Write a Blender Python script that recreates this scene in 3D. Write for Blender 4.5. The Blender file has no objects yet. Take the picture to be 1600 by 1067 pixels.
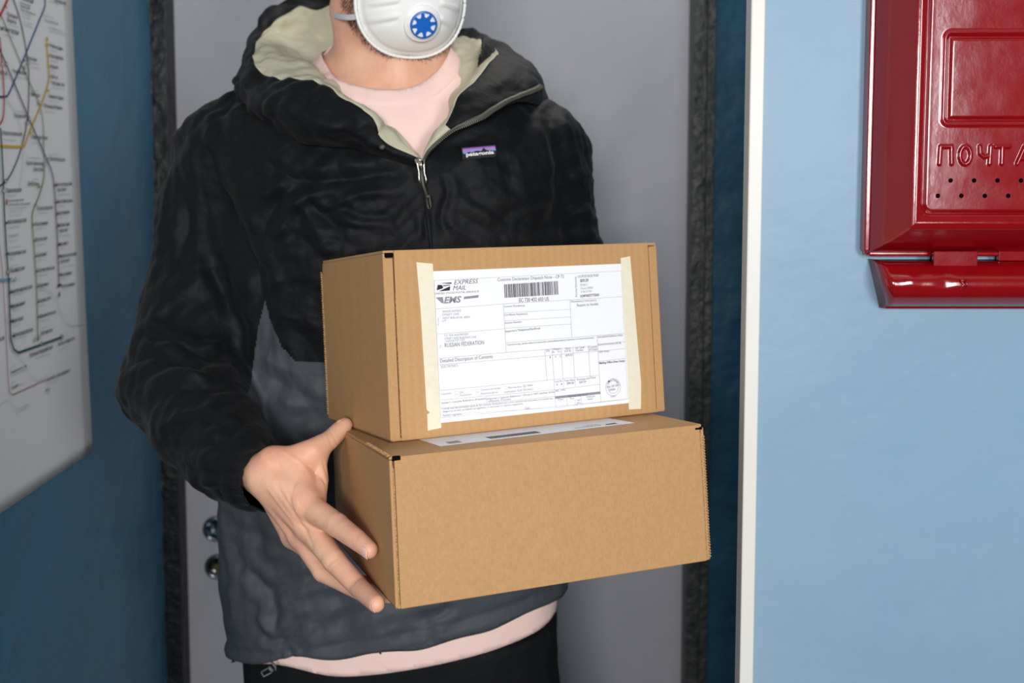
import bpy, bmesh, math, random
import numpy as np
from mathutils import Vector, Matrix
random.seed(4)
SC = bpy.context.scene
COL = SC.collection
F = 1600.0; CX = 800.0; CY = 393.0            # focal length and principal point in pixels
PITCH = math.atan(122.0 / F)
CAM = np.array([0.0, 0.0, 1.42])
FW = np.array([0, math.cos(PITCH), -math.sin(PITCH)])
DN = np.array([0, -math.sin(PITCH), -math.cos(PITCH)])
RT = np.array([1.0, 0, 0])

# ---------------------------------------------------------------- camera
cd = bpy.data.cameras.new('camera'); cam = bpy.data.objects.new('camera', cd); COL.objects.link(cam)
cam.location = CAM; cam.rotation_euler = (math.pi / 2 - PITCH, 0, 0)
cd.sensor_width = 36.0; cd.lens = 36.0 * F / 1600.0
cd.shift_y = -(533.5 - CY) / 1600.0
cd.clip_start = 0.02
cd.dof.use_dof = True; cd.dof.focus_distance = 0.99; cd.dof.aperture_fstop = 5.6
SC.camera = cam

# ---------------------------------------------------------------- light
SC.view_settings.view_transform = 'Standard'; SC.view_settings.look = 'None'
SC.view_settings.gamma = 1; SC.view_settings.use_curve_mapping = False
SC.view_settings.exposure = 0.0
w = bpy.data.worlds.new('world'); SC.world = w; w.use_nodes = True
w.node_tree.nodes['Background'].inputs[0].default_value = (0.60, 0.80, 1.0, 1)
w.node_tree.nodes['Background'].inputs[1].default_value = 0.11

def area(name, loc, target, sx, sy, power, color):
    l = bpy.data.lights.new(name, 'AREA'); l.shape = 'RECTANGLE'; l.size = sx; l.size_y = sy
    l.energy = power; l.color = color
    o = bpy.data.objects.new(name, l); COL.objects.link(o); o.location = loc
    o.rotation_euler = (Vector(target) - Vector(loc)).to_track_quat('-Z', 'Y').to_euler()
    return o
area('softbox', (-0.19, -1.35, 1.60), (0.02, 1.1, 1.30), 0.45, 0.45, 40, (1.0, 0.97, 0.93))
area('corridor_lamp', (0.34, 1.74, 2.62), (0.30, 1.78, 0.0), 0.5, 0.35, 9, (1.0, 0.96, 0.90))
area('window_light', (1.01, -1.2, 1.66), (0.1, 1.2, 1.35), 0.5, 0.8, 30, (0.93, 0.97, 1.0))

# ---------------------------------------------------------------- projection helpers
def P(px, py, Y):
    d = RT * (px - CX) / F + DN * (py - CY) / F + FW
    return CAM + d * (Y / d[1])
def ray(px, py):
    return RT * (px - CX) / F + DN * (py - CY) / F + FW
def proj(V):
    R = V - CAM; z = R @ FW
    return np.stack([CX + F * (R @ RT) / z, CY + F * (R @ DN) / z], -1)
def plane_pt(px, py, p0, n):
    d = ray(px, py); return CAM + d * (np.dot(p0 - CAM, n) / np.dot(d, n))
def lin(c):
    c = np.array(c) / 255.0
    return tuple(np.where(c <= 0.04045, c / 12.92, ((c + 0.055) / 1.055) ** 2.4))

# ---------------------------------------------------------------- materials
def mat(name, rgb, rough=0.6, spec=0.5, metal=0.0, noise=None, bump=None, coat=0.0, sss=0.0, wave=None, rough_noise=None, sheen=0, stretch=(1, 1, 1)):
    """noise=(scale, rgb2, contrast); bump=[(scale, strength, detail)]; colours as 0-255"""
    m = bpy.data.materials.new(name); m.use_nodes = True
    nt = m.node_tree; N = nt.nodes; L = nt.links
    b = N['Principled BSDF']
    b.inputs['Base Color'].default_value = (*lin(rgb), 1)
    b.inputs['Roughness'].default_value = rough
    b.inputs['Specular IOR Level'].default_value = spec
    b.inputs['Metallic'].default_value = metal
    b.inputs['Coat Weight'].default_value = coat
    b.inputs['Coat Roughness'].default_value = 0.12
    if sheen: b.inputs['Sheen Weight'].default_value = sheen
    if sss:
        b.inputs['Subsurface Weight'].default_value = sss
        b.inputs['Subsurface Radius'].default_value = (1.0, 0.35, 0.2)
        b.inputs['Subsurface Scale'].default_value = 0.006
    tc = N.new('ShaderNodeTexCoord'); mp = N.new('ShaderNodeMapping')
    mp.inputs['Scale'].default_value = stretch
    L.new(tc.outputs['Object'], mp.inputs['Vector']); V = mp.outputs['Vector']
    if noise:
        n = N.new('ShaderNodeTexNoise'); n.inputs['Scale'].default_value = noise[0]
        n.inputs['Detail'].default_value = 5; n.inputs['Roughness'].default_value = 0.6
        L.new(V, n.inputs['Vector'])
        r = N.new('ShaderNodeValToRGB')
        c = noise[2] if len(noise) > 2 else 0.15
        r.color_ramp.elements[0].position = 0.5 - c; r.color_ramp.elements[1].position = 0.5 + c
        r.color_ramp.elements[0].color = (*lin(rgb), 1); r.color_ramp.elements[1].color = (*lin(noise[1]), 1)
        L.new(n.outputs['Fac'], r.inputs['Fac']); L.new(r.outputs['Color'], b.inputs['Base Color'])
    if rough_noise:
        n = N.new('ShaderNodeTexNoise'); n.inputs['Scale'].default_value = rough_noise[0]; n.inputs['Detail'].default_value = 4
        L.new(V, n.inputs['Vector'])
        mr = N.new('ShaderNodeMapRange'); mr.inputs['From Min'].default_value = 0.35; mr.inputs['From Max'].default_value = 0.65
        mr.inputs['To Min'].default_value = rough_noise[1]; mr.inputs['To Max'].default_value = rough_noise[2]
        L.new(n.outputs['Fac'], mr.inputs['Value']); L.new(mr.outputs['Result'], b.inputs['Roughness'])
    prev = None
    for (s, st, de) in (bump or []):
        n = N.new('ShaderNodeTexNoise'); n.inputs['Scale'].default_value = s; n.inputs['Detail'].default_value = de
        L.new(V, n.inputs['Vector'])
        u = N.new('ShaderNodeBump'); u.inputs['Strength'].default_value = st; u.inputs['Distance'].default_value = 1.0 / s * 0.3
        L.new(n.outputs['Fac'], u.inputs['Height'])
        if prev: L.new(prev.outputs['Normal'], u.inputs['Normal'])
        prev = u
    if wave:
        n = N.new('ShaderNodeTexWave'); n.bands_direction = wave[0]; n.inputs['Scale'].default_value = wave[1]
        n.inputs['Distortion'].default_value = wave[3] if len(wave) > 3 else 0.0
        L.new(tc.outputs['Object'], n.inputs['Vector'])
        u = N.new('ShaderNodeBump'); u.inputs['Strength'].default_value = wave[2]; u.inputs['Distance'].default_value = 0.001
        L.new(n.outputs['Fac'], u.inputs['Height'])
        if prev: L.new(prev.outputs['Normal'], u.inputs['Normal'])
        prev = u
    if prev: L.new(prev.outputs['Normal'], b.inputs['Normal'])
    return m

M = {}
M['teal'] = mat('teal_wall_paint', (64, 112, 140), 0.38, 0.4, noise=(2.2, (52, 98, 126), 0.25), bump=[(9, 0.25, 3), (160, 0.08, 2)])
M['teal_dark'] = mat('deep_teal_wall_paint', (52, 100, 128), 0.35, 0.45, noise=(3, (34, 78, 104), 0.25), bump=[(14, 0.3, 3), (160, 0.08, 2)])
M['blue'] = mat('light_blue_wall_paint', (140, 167, 188), 0.42, 0.35, noise=(2.6, (126, 155, 178), 0.3), bump=[(12, 0.12, 3), (220, 0.05, 2)])
M['door'] = mat('grey_door_paint', (163, 164, 174), 0.45, 0.4, noise=(1.4, (171, 172, 180), 0.3), bump=[(6, 0.1, 2), (300, 0.05, 2)])
M['frame'] = mat('dark_steel_frame', (40, 44, 45), 0.42, 0.5, noise=(60, (74, 76, 74), 0.2), bump=[(70, 0.9, 6), (18, 0.5, 3)])
M['frame_shade'] = mat('shaded_door_frame', (14, 17, 19), 0.45, 0.4, noise=(60, (24, 27, 29), 0.2), bump=[(70, 0.6, 6), (18, 0.5, 3)])  # steel frame darkened: shade of the left rear corner put into the colour
M['trimwhite'] = mat('white_trim_plastic', (222, 219, 212), 0.4, 0.4)
M['floor'] = mat('floor_tile', (70, 66, 62), 0.5, 0.4, noise=(8, (56, 52, 50)))
M['ceil'] = mat('ceiling_paint', (215, 215, 212), 0.8, 0.3)
M['paper'] = mat('poster_paper', (216, 217, 219), 0.5, 0.4, noise=(1.5, (210, 211, 214), 0.3))
M['kraft'] = mat('kraft_cardboard', (178, 136, 92), 0.72, 0.25, noise=(420, (188, 146, 101), 0.2), bump=[(300, 0.15, 3), (40, 0.08, 2)], stretch=(1, 1, 0.6))
M['kraft_f'] = mat('kraft_cardboard_fluted', (182, 140, 94), 0.72, 0.25, noise=(300, (190, 148, 102), 0.25), bump=[(300, 0.12, 3)], wave=('X', 36, 0.22, 0.6))
M['kraft_edge'] = mat('cut_cardboard_edge', (196, 158, 112), 0.85, 0.1, noise=(700, (150, 112, 74), 0.1), bump=[(900, 0.6, 1)])
M['kraft_core'] = mat('carton_core_dark', (110, 78, 48), 0.9, 0.1)  # for the added core; dark brown paints the shade in the panel gaps
M['label'] = mat('label_paper', (236, 236, 240), 0.5, 0.3)
M['tape'] = mat('cream_paper_tape', (226, 216, 192), 0.5, 0.3, noise=(130, (232, 223, 202), 0.2))
M['ink'] = mat('grey_print', (98, 94, 104), 0.6, 0.2)
M['ink_l'] = mat('pale_print', (142, 140, 150), 0.6, 0.2)
M['ink_d'] = mat('dark_print', (52, 44, 58), 0.6, 0.2)
M['red'] = mat('red_enamel', (128, 6, 12), 0.3, 0.5, noise=(60, (138, 10, 16), 0.3), coat=0.4, rough_noise=(35, 0.12, 0.17), bump=[(45, 0.04, 4), (400, 0.05, 2)])
M['reddark'] = mat('dark_red_enamel', (96, 10, 16), 0.35, 0.5, coat=0.3)
M['hole_shade'] = mat('painted_hole_shade', (6, 4, 4), 0.9, 0.1)  # near-black, paints the shade inside vent holes and lid slots
M['black'] = mat('black_nylon', (10, 12, 14), 0.6, 0.15, noise=(6, (13, 15, 18), 0.3), bump=[(38, 0.35, 3), (900, 0.12, 1)], sheen=0.03)
M['grey'] = mat('charcoal_nylon', (60, 64, 70), 0.58, 0.25, noise=(6, (66, 70, 76), 0.3), bump=[(30, 0.3, 3), (900, 0.12, 1)])
M['lining'] = mat('beige_lining', (192, 187, 162), 0.6, 0.3, noise=(12, (180, 176, 152), 0.3), bump=[(45, 0.6, 3)])
M['pink'] = mat('pale_pink_cotton', (240, 208, 198), 0.9, 0.1, noise=(10, (236, 203, 194), 0.3), bump=[(30, 0.25, 2), (1200, 0.15, 1)])
M['trouser'] = mat('black_trouser', (15, 16, 18), 0.8, 0.2, bump=[(18, 0.5, 3), (900, 0.1, 1)])
M['skin'] = mat('skin', (234, 188, 158), 0.48, 0.4, noise=(20, (220, 154, 128), 0.26), bump=[(90, 0.22, 4), (420, 0.15, 2)], sss=0.12)
M['nail'] = mat('nail', (236, 192, 178), 0.2, 0.5, sss=0.1)
M['hair'] = mat('brown_hair', (70, 50, 36), 0.6, 0.3)
M['maskm'] = mat('white_mask_felt', (236, 235, 232), 0.8, 0.2, bump=[(320, 0.12, 3)])
M['maskedge'] = mat('white_pressed_edge', (236, 235, 232), 0.7, 0.3, bump=[(420, 0.9, 1)])
M['plastic_w'] = mat('white_plastic', (238, 238, 236), 0.35, 0.5)
M['plastic_b'] = mat('blue_plastic', (18, 98, 190), 0.35, 0.5)
M['strap'] = mat('pale_elastic', (214, 216, 216), 0.6, 0.3, wave=('Z', 300, 0.4))
M['metal'] = mat('zip_metal', (190, 186, 174), 0.28, 0.6, metal=0.9)
M['zipgrey'] = mat('zip_tape', (74, 74, 64), 0.5, 0.4)
M['chrome'] = mat('lock_chrome', (120, 132, 142), 0.2, 0.6, metal=1.0)
M['brass'] = mat('brass', (196, 168, 96), 0.25, 0.6, metal=1.0)
for nm, c in dict(ln_blue=(28, 74, 128), ln_brown=(52, 30, 34), ln_olive=(110, 122, 66), ln_yellow=(196, 156, 24), ln_purple=(58, 36, 84), ln_red=(172, 38, 34), ln_green=(30, 78, 60),
                  ln_cyan=(104, 150, 172), ln_text=(44, 44, 50), ln_pale=(164, 165, 172), ln_thinred=(140, 58, 66), ln_river=(190, 192, 198), logo_purple=(128, 84, 170), logo_pink=(186, 110, 180), logo_blue=(120, 140, 196), logo_white=(226, 222, 212), logo_black=(16, 16, 20)).items():
    M[nm] = mat(nm, c, 0.55, 0.25)

# ---------------------------------------------------------------- object helpers
def link(name, mesh, mats=(), parent=None, smooth=False):
    o = bpy.data.objects.new(name, mesh); COL.objects.link(o)
    for m in mats: mesh.materials.append(M[m] if isinstance(m, str) else m)
    if parent is not None: o.parent = parent
    if smooth: mesh.shade_smooth()
    return o
def from_np(name, V, Fc, mats=(), parent=None, smooth=True, mi=None):
    """V in world coordinates; parent's location is taken off"""
    V = np.asarray(V, float)
    if parent is not None: V = V - np.array(parent_loc(parent))
    me = bpy.data.meshes.new(name)
    if isinstance(Fc, np.ndarray):
        n = len(Fc); k = Fc.shape[1]
        me.vertices.add(len(V)); me.vertices.foreach_set('co', V.astype(np.float32).ravel())
        me.loops.add(n * k); me.loops.foreach_set('vertex_index', Fc.astype(np.int32).ravel())
        me.polygons.add(n); me.polygons.foreach_set('loop_start', np.arange(0, n * k, k, dtype=np.int32))
        me.update(calc_edges=True); me.validate()
    else:
        me.from_pydata([tuple(v) for v in V], [], [tuple(f) for f in Fc]); me.update()
    o = link(name, me, mats, parent, smooth)
    if mi is not None and len(mi) == len(me.polygons): me.polygons.foreach_set('material_index', np.asarray(mi, np.int32))
    return o
def parent_loc(p):
    l = np.zeros(3)
    while p is not None: l = l + np.array(p.location); p = p.parent
    return l
def empty(name, loc, label, cat, group=None):
    o = bpy.data.objects.new(name, None); COL.objects.link(o); o.location = loc; o.empty_display_size = 0.05
    o['label'] = label; o['category'] = cat
    if group: o['group'] = group
    return o
def bm_box(bm, lo, hi, mi=0, bevel=0.0, mtx=None):
    r = bmesh.ops.create_cube(bm, size=1.0)
    vs = r['verts']
    lo = Vector(lo); hi = Vector(hi)
    for v in vs:
        v.co = Vector([(lo[i] + hi[i]) / 2 + v.co[i] * (hi[i] - lo[i]) for i in range(3)])
    fs = set(f for v in vs for f in v.link_faces)
    if bevel:
        es = list(set(e for v in vs for e in v.link_edges))
        rr = bmesh.ops.bevel(bm, geom=es, offset=bevel, segments=2, affect='EDGES', profile=0.5)
        vs = list(set(v for f in rr['faces'] for v in f.verts) | set(v for v in vs if v.is_valid))
        fs = set(f for v in vs for f in v.link_faces)
    for f in fs: f.material_index = mi
    if mtx is not None:
        for v in vs: v.co = mtx @ v.co
    return vs
def obj_bm(name, bm, mats, parent=None, smooth=False):
    me = bpy.data.meshes.new(name); bm.to_mesh(me); bm.free()
    return link(name, me, mats, parent, smooth)
def struct(o, kids=False):
    o['kind'] = 'structure'; return o
def slab(name, lo, hi, m, bevel=0.0):
    bm = bmesh.new(); bm_box(bm, lo, hi, 0, bevel); return struct(obj_bm(name, bm, [m]))

def catmull(pts, n):
    pts = np.asarray(pts, float); m = len(pts)
    ext = np.concatenate([(2 * pts[0] - pts[1])[None], pts, (2 * pts[-1] - pts[-2])[None]])
    t = np.linspace(0, m - 1, n); i = np.minimum(t.astype(int), m - 2); u = (t - i)[:, None]
    sh = (n,) + (1,) * (pts.ndim - 1); u = u.reshape(sh)
    a, b, c, d = ext[i], ext[i + 1], ext[i + 2], ext[i + 3]
    return 0.5 * (2 * b + (c - a) * u + (2 * a - 5 * b + 4 * c - d) * u ** 2 + (-a + 3 * b - 3 * c + d) * u ** 3)
def loft(grid, nu, nv):
    """grid[i][j] -> dense (nu,nv,3)"""
    g = np.asarray(grid, float)
    g = catmull(g, nu)
    g = catmull(np.swapaxes(g, 0, 1), nv)
    return np.swapaxes(g, 0, 1)
def grid_faces(nu, nv, closed_u=False, closed_v=False, flip=False):
    fs = []
    for i in range(nu if closed_u else nu - 1):
        for j in range(nv if closed_v else nv - 1):
            a = i * nv + j; b = ((i + 1) % nu) * nv + j; c = ((i + 1) % nu) * nv + (j + 1) % nv; d = i * nv + (j + 1) % nv
            fs.append((a, d, c, b) if flip else (a, b, c, d))
    return fs
def tube(V, Fc, pts, rad, ns=8, flat=1.0, up=None, caps=True):
    """append a swept tube to lists"""
    pts = np.asarray(pts, float); n = len(pts); base = len(V)
    rad = np.broadcast_to(rad, (n,))
    for i in range(n):
        t = pts[min(i + 1, n - 1)] - pts[max(i - 1, 0)]; t = t / (np.linalg.norm(t) + 1e-12)
        a = np.array(up if up is not None else (0, 0, 1.0))
        if abs(np.dot(a, t)) > 0.97: a = np.array([1.0, 0, 0])
        s = np.cross(t, a); s /= np.linalg.norm(s); q = np.cross(s, t)
        for k in range(ns):
            th = 2 * math.pi * k / ns
            V.append(pts[i] + rad[i] * (math.cos(th) * s + flat * math.sin(th) * q))
    for i in range(n - 1):
        for k in range(ns):
            Fc.append((base + i * ns + k, base + i * ns + (k + 1) % ns, base + (i + 1) * ns + (k + 1) % ns, base + (i + 1) * ns + k))
    if caps:
        Fc.append(tuple(base + k for k in range(ns))[::-1]); Fc.append(tuple(base + (n - 1) * ns + k for k in range(ns)))

# value noise for geometry
_rs = np.random.RandomState(7); _lat = _rs.rand(32, 32, 32)
def vnoise(X):
    X = np.asarray(X); i = np.floor(X).astype(int); f = X - i; f = f * f * (3 - 2 * f); r = 0
    for dx in (0, 1):
        for dy in (0, 1):
            for dz in (0, 1):
                wgt = (f[:, 0] if dx else 1 - f[:, 0]) * (f[:, 1] if dy else 1 - f[:, 1]) * (f[:, 2] if dz else 1 - f[:, 2])
                r = r + wgt * _lat[(i[:, 0] + dx) % 32, (i[:, 1] + dy) % 32, (i[:, 2] + dz) % 32]
    return r

# ---------------------------------------------------------------- implicit surfaces
class Field:
    def __init__(s, xs, ys, zs):
        s.x, s.y, s.z = [np.asarray(a, np.float64) for a in (xs, ys, zs)]
        s.f = np.full((len(xs), len(ys), len(zs)), 0.1, np.float32)
    def _sl(s, lo, hi):
        r = []
        for a, l, h in zip((s.x, s.y, s.z), lo, hi):
            i0 = max(np.searchsorted(a, l) - 1, 0); i1 = min(np.searchsorted(a, h) + 1, len(a)); r.append(slice(i0, i1))
        return tuple(r)
    def _g(s, sl):
        return s.x[sl[0]][:, None, None], s.y[sl[1]][None, :, None], s.z[sl[2]][None, None, :]
    def comb(s, sl, d, k, op='u'):
        a = s.f[sl]
        if op == 'u':
            if k <= 0: s.f[sl] = np.minimum(a, d)
            else:
                h = np.clip(k - np.abs(a - d), 0, None) / k
                s.f[sl] = np.minimum(a, d) - h * h * k * 0.25
        else:                                  # subtract d
            d = -d
            if k <= 0: s.f[sl] = np.maximum(a, d)
            else:
                h = np.clip(k - np.abs(a - d), 0, None) / k
                s.f[sl] = np.maximum(a, d) + h * h * k * 0.25
    def cone(s, a, b, ra, rb, k=0.01, op='u'):
        a = np.asarray(a, float); b = np.asarray(b, float); m = max(ra, rb) + k + 0.02
        sl = s._sl(np.minimum(a, b) - m, np.maximum(a, b) + m); X, Y, Z = s._g(sl)
        ba = b - a; L = ba @ ba + 1e-12
        h = np.clip(((X - a[0]) * ba[0] + (Y - a[1]) * ba[1] + (Z - a[2]) * ba[2]) / L, 0, 1)
        d = np.sqrt((X - a[0] - h * ba[0]) ** 2 + (Y - a[1] - h * ba[1]) ** 2 + (Z - a[2] - h * ba[2]) ** 2) - (ra + (rb - ra) * h)
        s.comb(sl, d, k, op)
    def group(s, segs, k=0.01, op='u'):
        """several tapered segments (a, b, ra, rb) joined without swelling, then blended once with smoothness k"""
        lo = np.min([np.minimum(a, b) for a, b, _, _ in segs], 0); hi = np.max([np.maximum(a, b) for a, b, _, _ in segs], 0)
        m = max(max(q[2], q[3]) for q in segs) + k + 0.02; sl = s._sl(lo - m, hi + m); X, Y, Z = s._g(sl); D = None
        for a, b, ra, rb in segs:
            ba = np.asarray(b, float) - a; L = ba @ ba + 1e-12
            h = np.clip(((X - a[0]) * ba[0] + (Y - a[1]) * ba[1] + (Z - a[2]) * ba[2]) / L, 0, 1)
            d = np.sqrt((X - a[0] - h * ba[0]) ** 2 + (Y - a[1] - h * ba[1]) ** 2 + (Z - a[2] - h * ba[2]) ** 2) - (ra + (rb - ra) * h)
            D = d if D is None else np.minimum(D, d)
        s.comb(sl, D, k, op)
    def chain(s, pts, rs, k=0.01, op='u'):
        s.group([(np.asarray(pts[i], float), np.asarray(pts[i + 1], float), rs[i], rs[i + 1]) for i in range(len(pts) - 1)], k, op)
    def ell(s, c, r, R=None, k=0.01, op='u'):
        c = np.asarray(c, float); m = max(r) + k + 0.02
        sl = s._sl(c - m, c + m); X, Y, Z = s._g(sl); X = X - c[0]; Y = Y - c[1]; Z = Z - c[2]
        if R is None: R = np.eye(3)
        q = [(R[0, i] * X + R[1, i] * Y + R[2, i] * Z) for i in range(3)]
        k0 = np.sqrt(sum((q[i] / r[i]) ** 2 for i in range(3))); k1 = np.sqrt(sum((q[i] / r[i] ** 2) ** 2 for i in range(3))) + 1e-9
        s.comb(sl, k0 * (k0 - 1) / k1, k, op)
    def column(s, rows, n=2.4, k=0.02, inset=0.0):
        """rows: (z, xl, xr, yc, hd) sorted by z ascending"""
        rows = np.array(sorted(rows)); z = s.z
        m = (z >= rows[0, 0]) & (z <= rows[-1, 0]); iz = np.where(m)[0]
        sl = (slice(None), slice(None), slice(iz[0], iz[-1] + 1)); X, Y, Z = s._g(sl)
        zz = z[iz]; g = [np.interp(zz, rows[:, 0], rows[:, j])[None, None, :] for j in range(1, 5)]
        rx = (g[1] - g[0]) / 2 - inset; cx = (g[0] + g[1]) / 2; ry = g[3] - inset
        q = (np.abs((X - cx) / rx) ** n + np.abs((Y - g[2]) / ry) ** n) ** (1 / n)
        d = (q - 1) * np.minimum(rx, ry)
        d = np.maximum(d, np.maximum(rows[0, 0] + 0.004 - Z, Z - rows[-1, 0] + 0.004))
        s.comb(sl, d, k)
    def mesh(s):
        f = s.f; S = f < 0; nx, ny, nz = f.shape
        cnt = np.zeros((nx - 1, ny - 1, nz - 1), np.uint8)
        for dx in (0, 1):
            for dy in (0, 1):
                for dz in (0, 1):
                    cnt += S[dx:nx - 1 + dx, dy:ny - 1 + dy, dz:nz - 1 + dz]
        act = (cnt > 0) & (cnt < 8); I, J, K = np.nonzero(act)
        idx = np.full(act.shape, -1, np.int32); idx[I, J, K] = np.arange(len(I))
        sm = np.zeros((len(I), 3)); c = np.zeros(len(I))
        ax = (s.x, s.y, s.z)
        for a in range(3):
            o = [q for q in range(3) if q != a]
            for u in (0, 1):
                for v in (0, 1):
                    p0 = [I, J, K]; p0[o[0]] = p0[o[0]] + u; p0[o[1]] = p0[o[1]] + v
                    p1 = list(p0); p1[a] = p1[a] + 1
                    f0 = f[p0[0], p0[1], p0[2]].astype(float); f1 = f[p1[0], p1[1], p1[2]].astype(float)
                    m = (f0 < 0) != (f1 < 0); t = np.where(m, f0 / np.where(m, f0 - f1, 1), 0)
                    for q in range(3):
                        v0 = ax[q][p0[q]]; v1 = ax[q][p1[q]]
                        sm[:, q] += np.where(m, v0 + (v1 - v0) * t, 0)
                    c += m
        V = sm / c[:, None]; quads = []
        for a in range(3):
            b, d = [(1, 2), (2, 0), (0, 1)][a]
            A = [slice(None)] * 3; B = [slice(None)] * 3
            A[a] = slice(0, -1); B[a] = slice(1, None)
            for q in (b, d): A[q] = slice(1, -1); B[q] = slice(1, -1)
            ch = S[tuple(A)] != S[tuple(B)]; g = list(np.nonzero(ch)); sgn = S[tuple(A)][tuple(g)]
            g[b] = g[b] + 1; g[d] = g[d] + 1
            def cell(u, v):
                h = list(g); h[b] = h[b] - u; h[d] = h[d] - v; return idx[h[0], h[1], h[2]]
            q4 = np.stack([cell(1, 1), cell(0, 1), cell(0, 0), cell(1, 0)], 1)
            q4[~sgn] = q4[~sgn][:, ::-1]; quads.append(q4)
        return V, np.vstack(quads)
def axis(*segs):
    """segs: (start, end, step) consecutive"""
    r = [segs[0][0]]
    for a, b, st in segs:
        n = max(1, int(round((b - a) / st))); r += list(a + (b - a) * np.arange(1, n + 1) / n)
    return np.array(r)
def normals(V, Q):
    n = np.cross(V[Q[:, 2]] - V[Q[:, 0]], V[Q[:, 3]] - V[Q[:, 1]]); N = np.zeros_like(V)
    for i in range(4): np.add.at(N, Q[:, i], n)
    return N / (np.linalg.norm(N, axis=1)[:, None] + 1e-12)
def smooth_mesh(V, Q, it=2, lam=0.5):
    E = np.vstack([Q[:, [0, 1]], Q[:, [1, 2]], Q[:, [2, 3]], Q[:, [3, 0]]])
    for _ in range(it):
        S = np.zeros_like(V); c = np.zeros(len(V))
        np.add.at(S, E[:, 0], V[E[:, 1]]); np.add.at(S, E[:, 1], V[E[:, 0]]); np.add.at(c, E[:, 0], 1); np.add.at(c, E[:, 1], 1)
        V = V * (1 - lam) + lam * S / np.maximum(c, 1)[:, None]
    return V
def compact(V, Q, extra=None):
    u = np.unique(Q); m = np.full(len(V), -1); m[u] = np.arange(len(u)); return V[u], m[Q], u
def boundary(Q, n):
    E = np.sort(np.vstack([Q[:, [0, 1]], Q[:, [1, 2]], Q[:, [2, 3]], Q[:, [3, 0]]]), 1)
    key = E[:, 0].astype(np.int64) * n + E[:, 1]; u, c = np.unique(key, return_counts=True); b = u[c == 1]
    return np.unique(np.concatenate([b // n, b % n]))
def in_poly(pt, poly):
    x, y = pt[:, 0], pt[:, 1]; r = np.zeros(len(x), bool); n = len(poly)
    for i in range(n):
        x0, y0 = poly[i]; x1, y1 = poly[(i + 1) % n]
        c = ((y0 > y) != (y1 > y)) & (x < (x1 - x0) * (y - y0) / (y1 - y0 + 1e-12) + x0); r ^= c
    return r
def seg_dist(pt, poly):
    """distance from pts (n,2) to polyline, plus signed side and arc fraction"""
    best = np.full(len(pt), 1e9); side = np.zeros(len(pt)); fr = np.zeros(len(pt)); n = len(poly) - 1
    for i in range(n):
        a = np.array(poly[i], float); b = np.array(poly[i + 1], float); ba = b - a
        h = np.clip(((pt - a) @ ba) / (ba @ ba), 0, 1); q = pt - a - h[:, None] * ba; d = np.hypot(q[:, 0], q[:, 1])
        m = d < best; best[m] = d[m]; side[m] = np.sign(ba[0] * q[m, 1] - ba[1] * q[m, 0]); fr[m] = (i + h[m]) / n
    return best, side, fr
def solidify(o, t, off=-1):
    m = o.modifiers.new('solid', 'SOLIDIFY'); m.thickness = t; m.offset = off; return m

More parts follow.
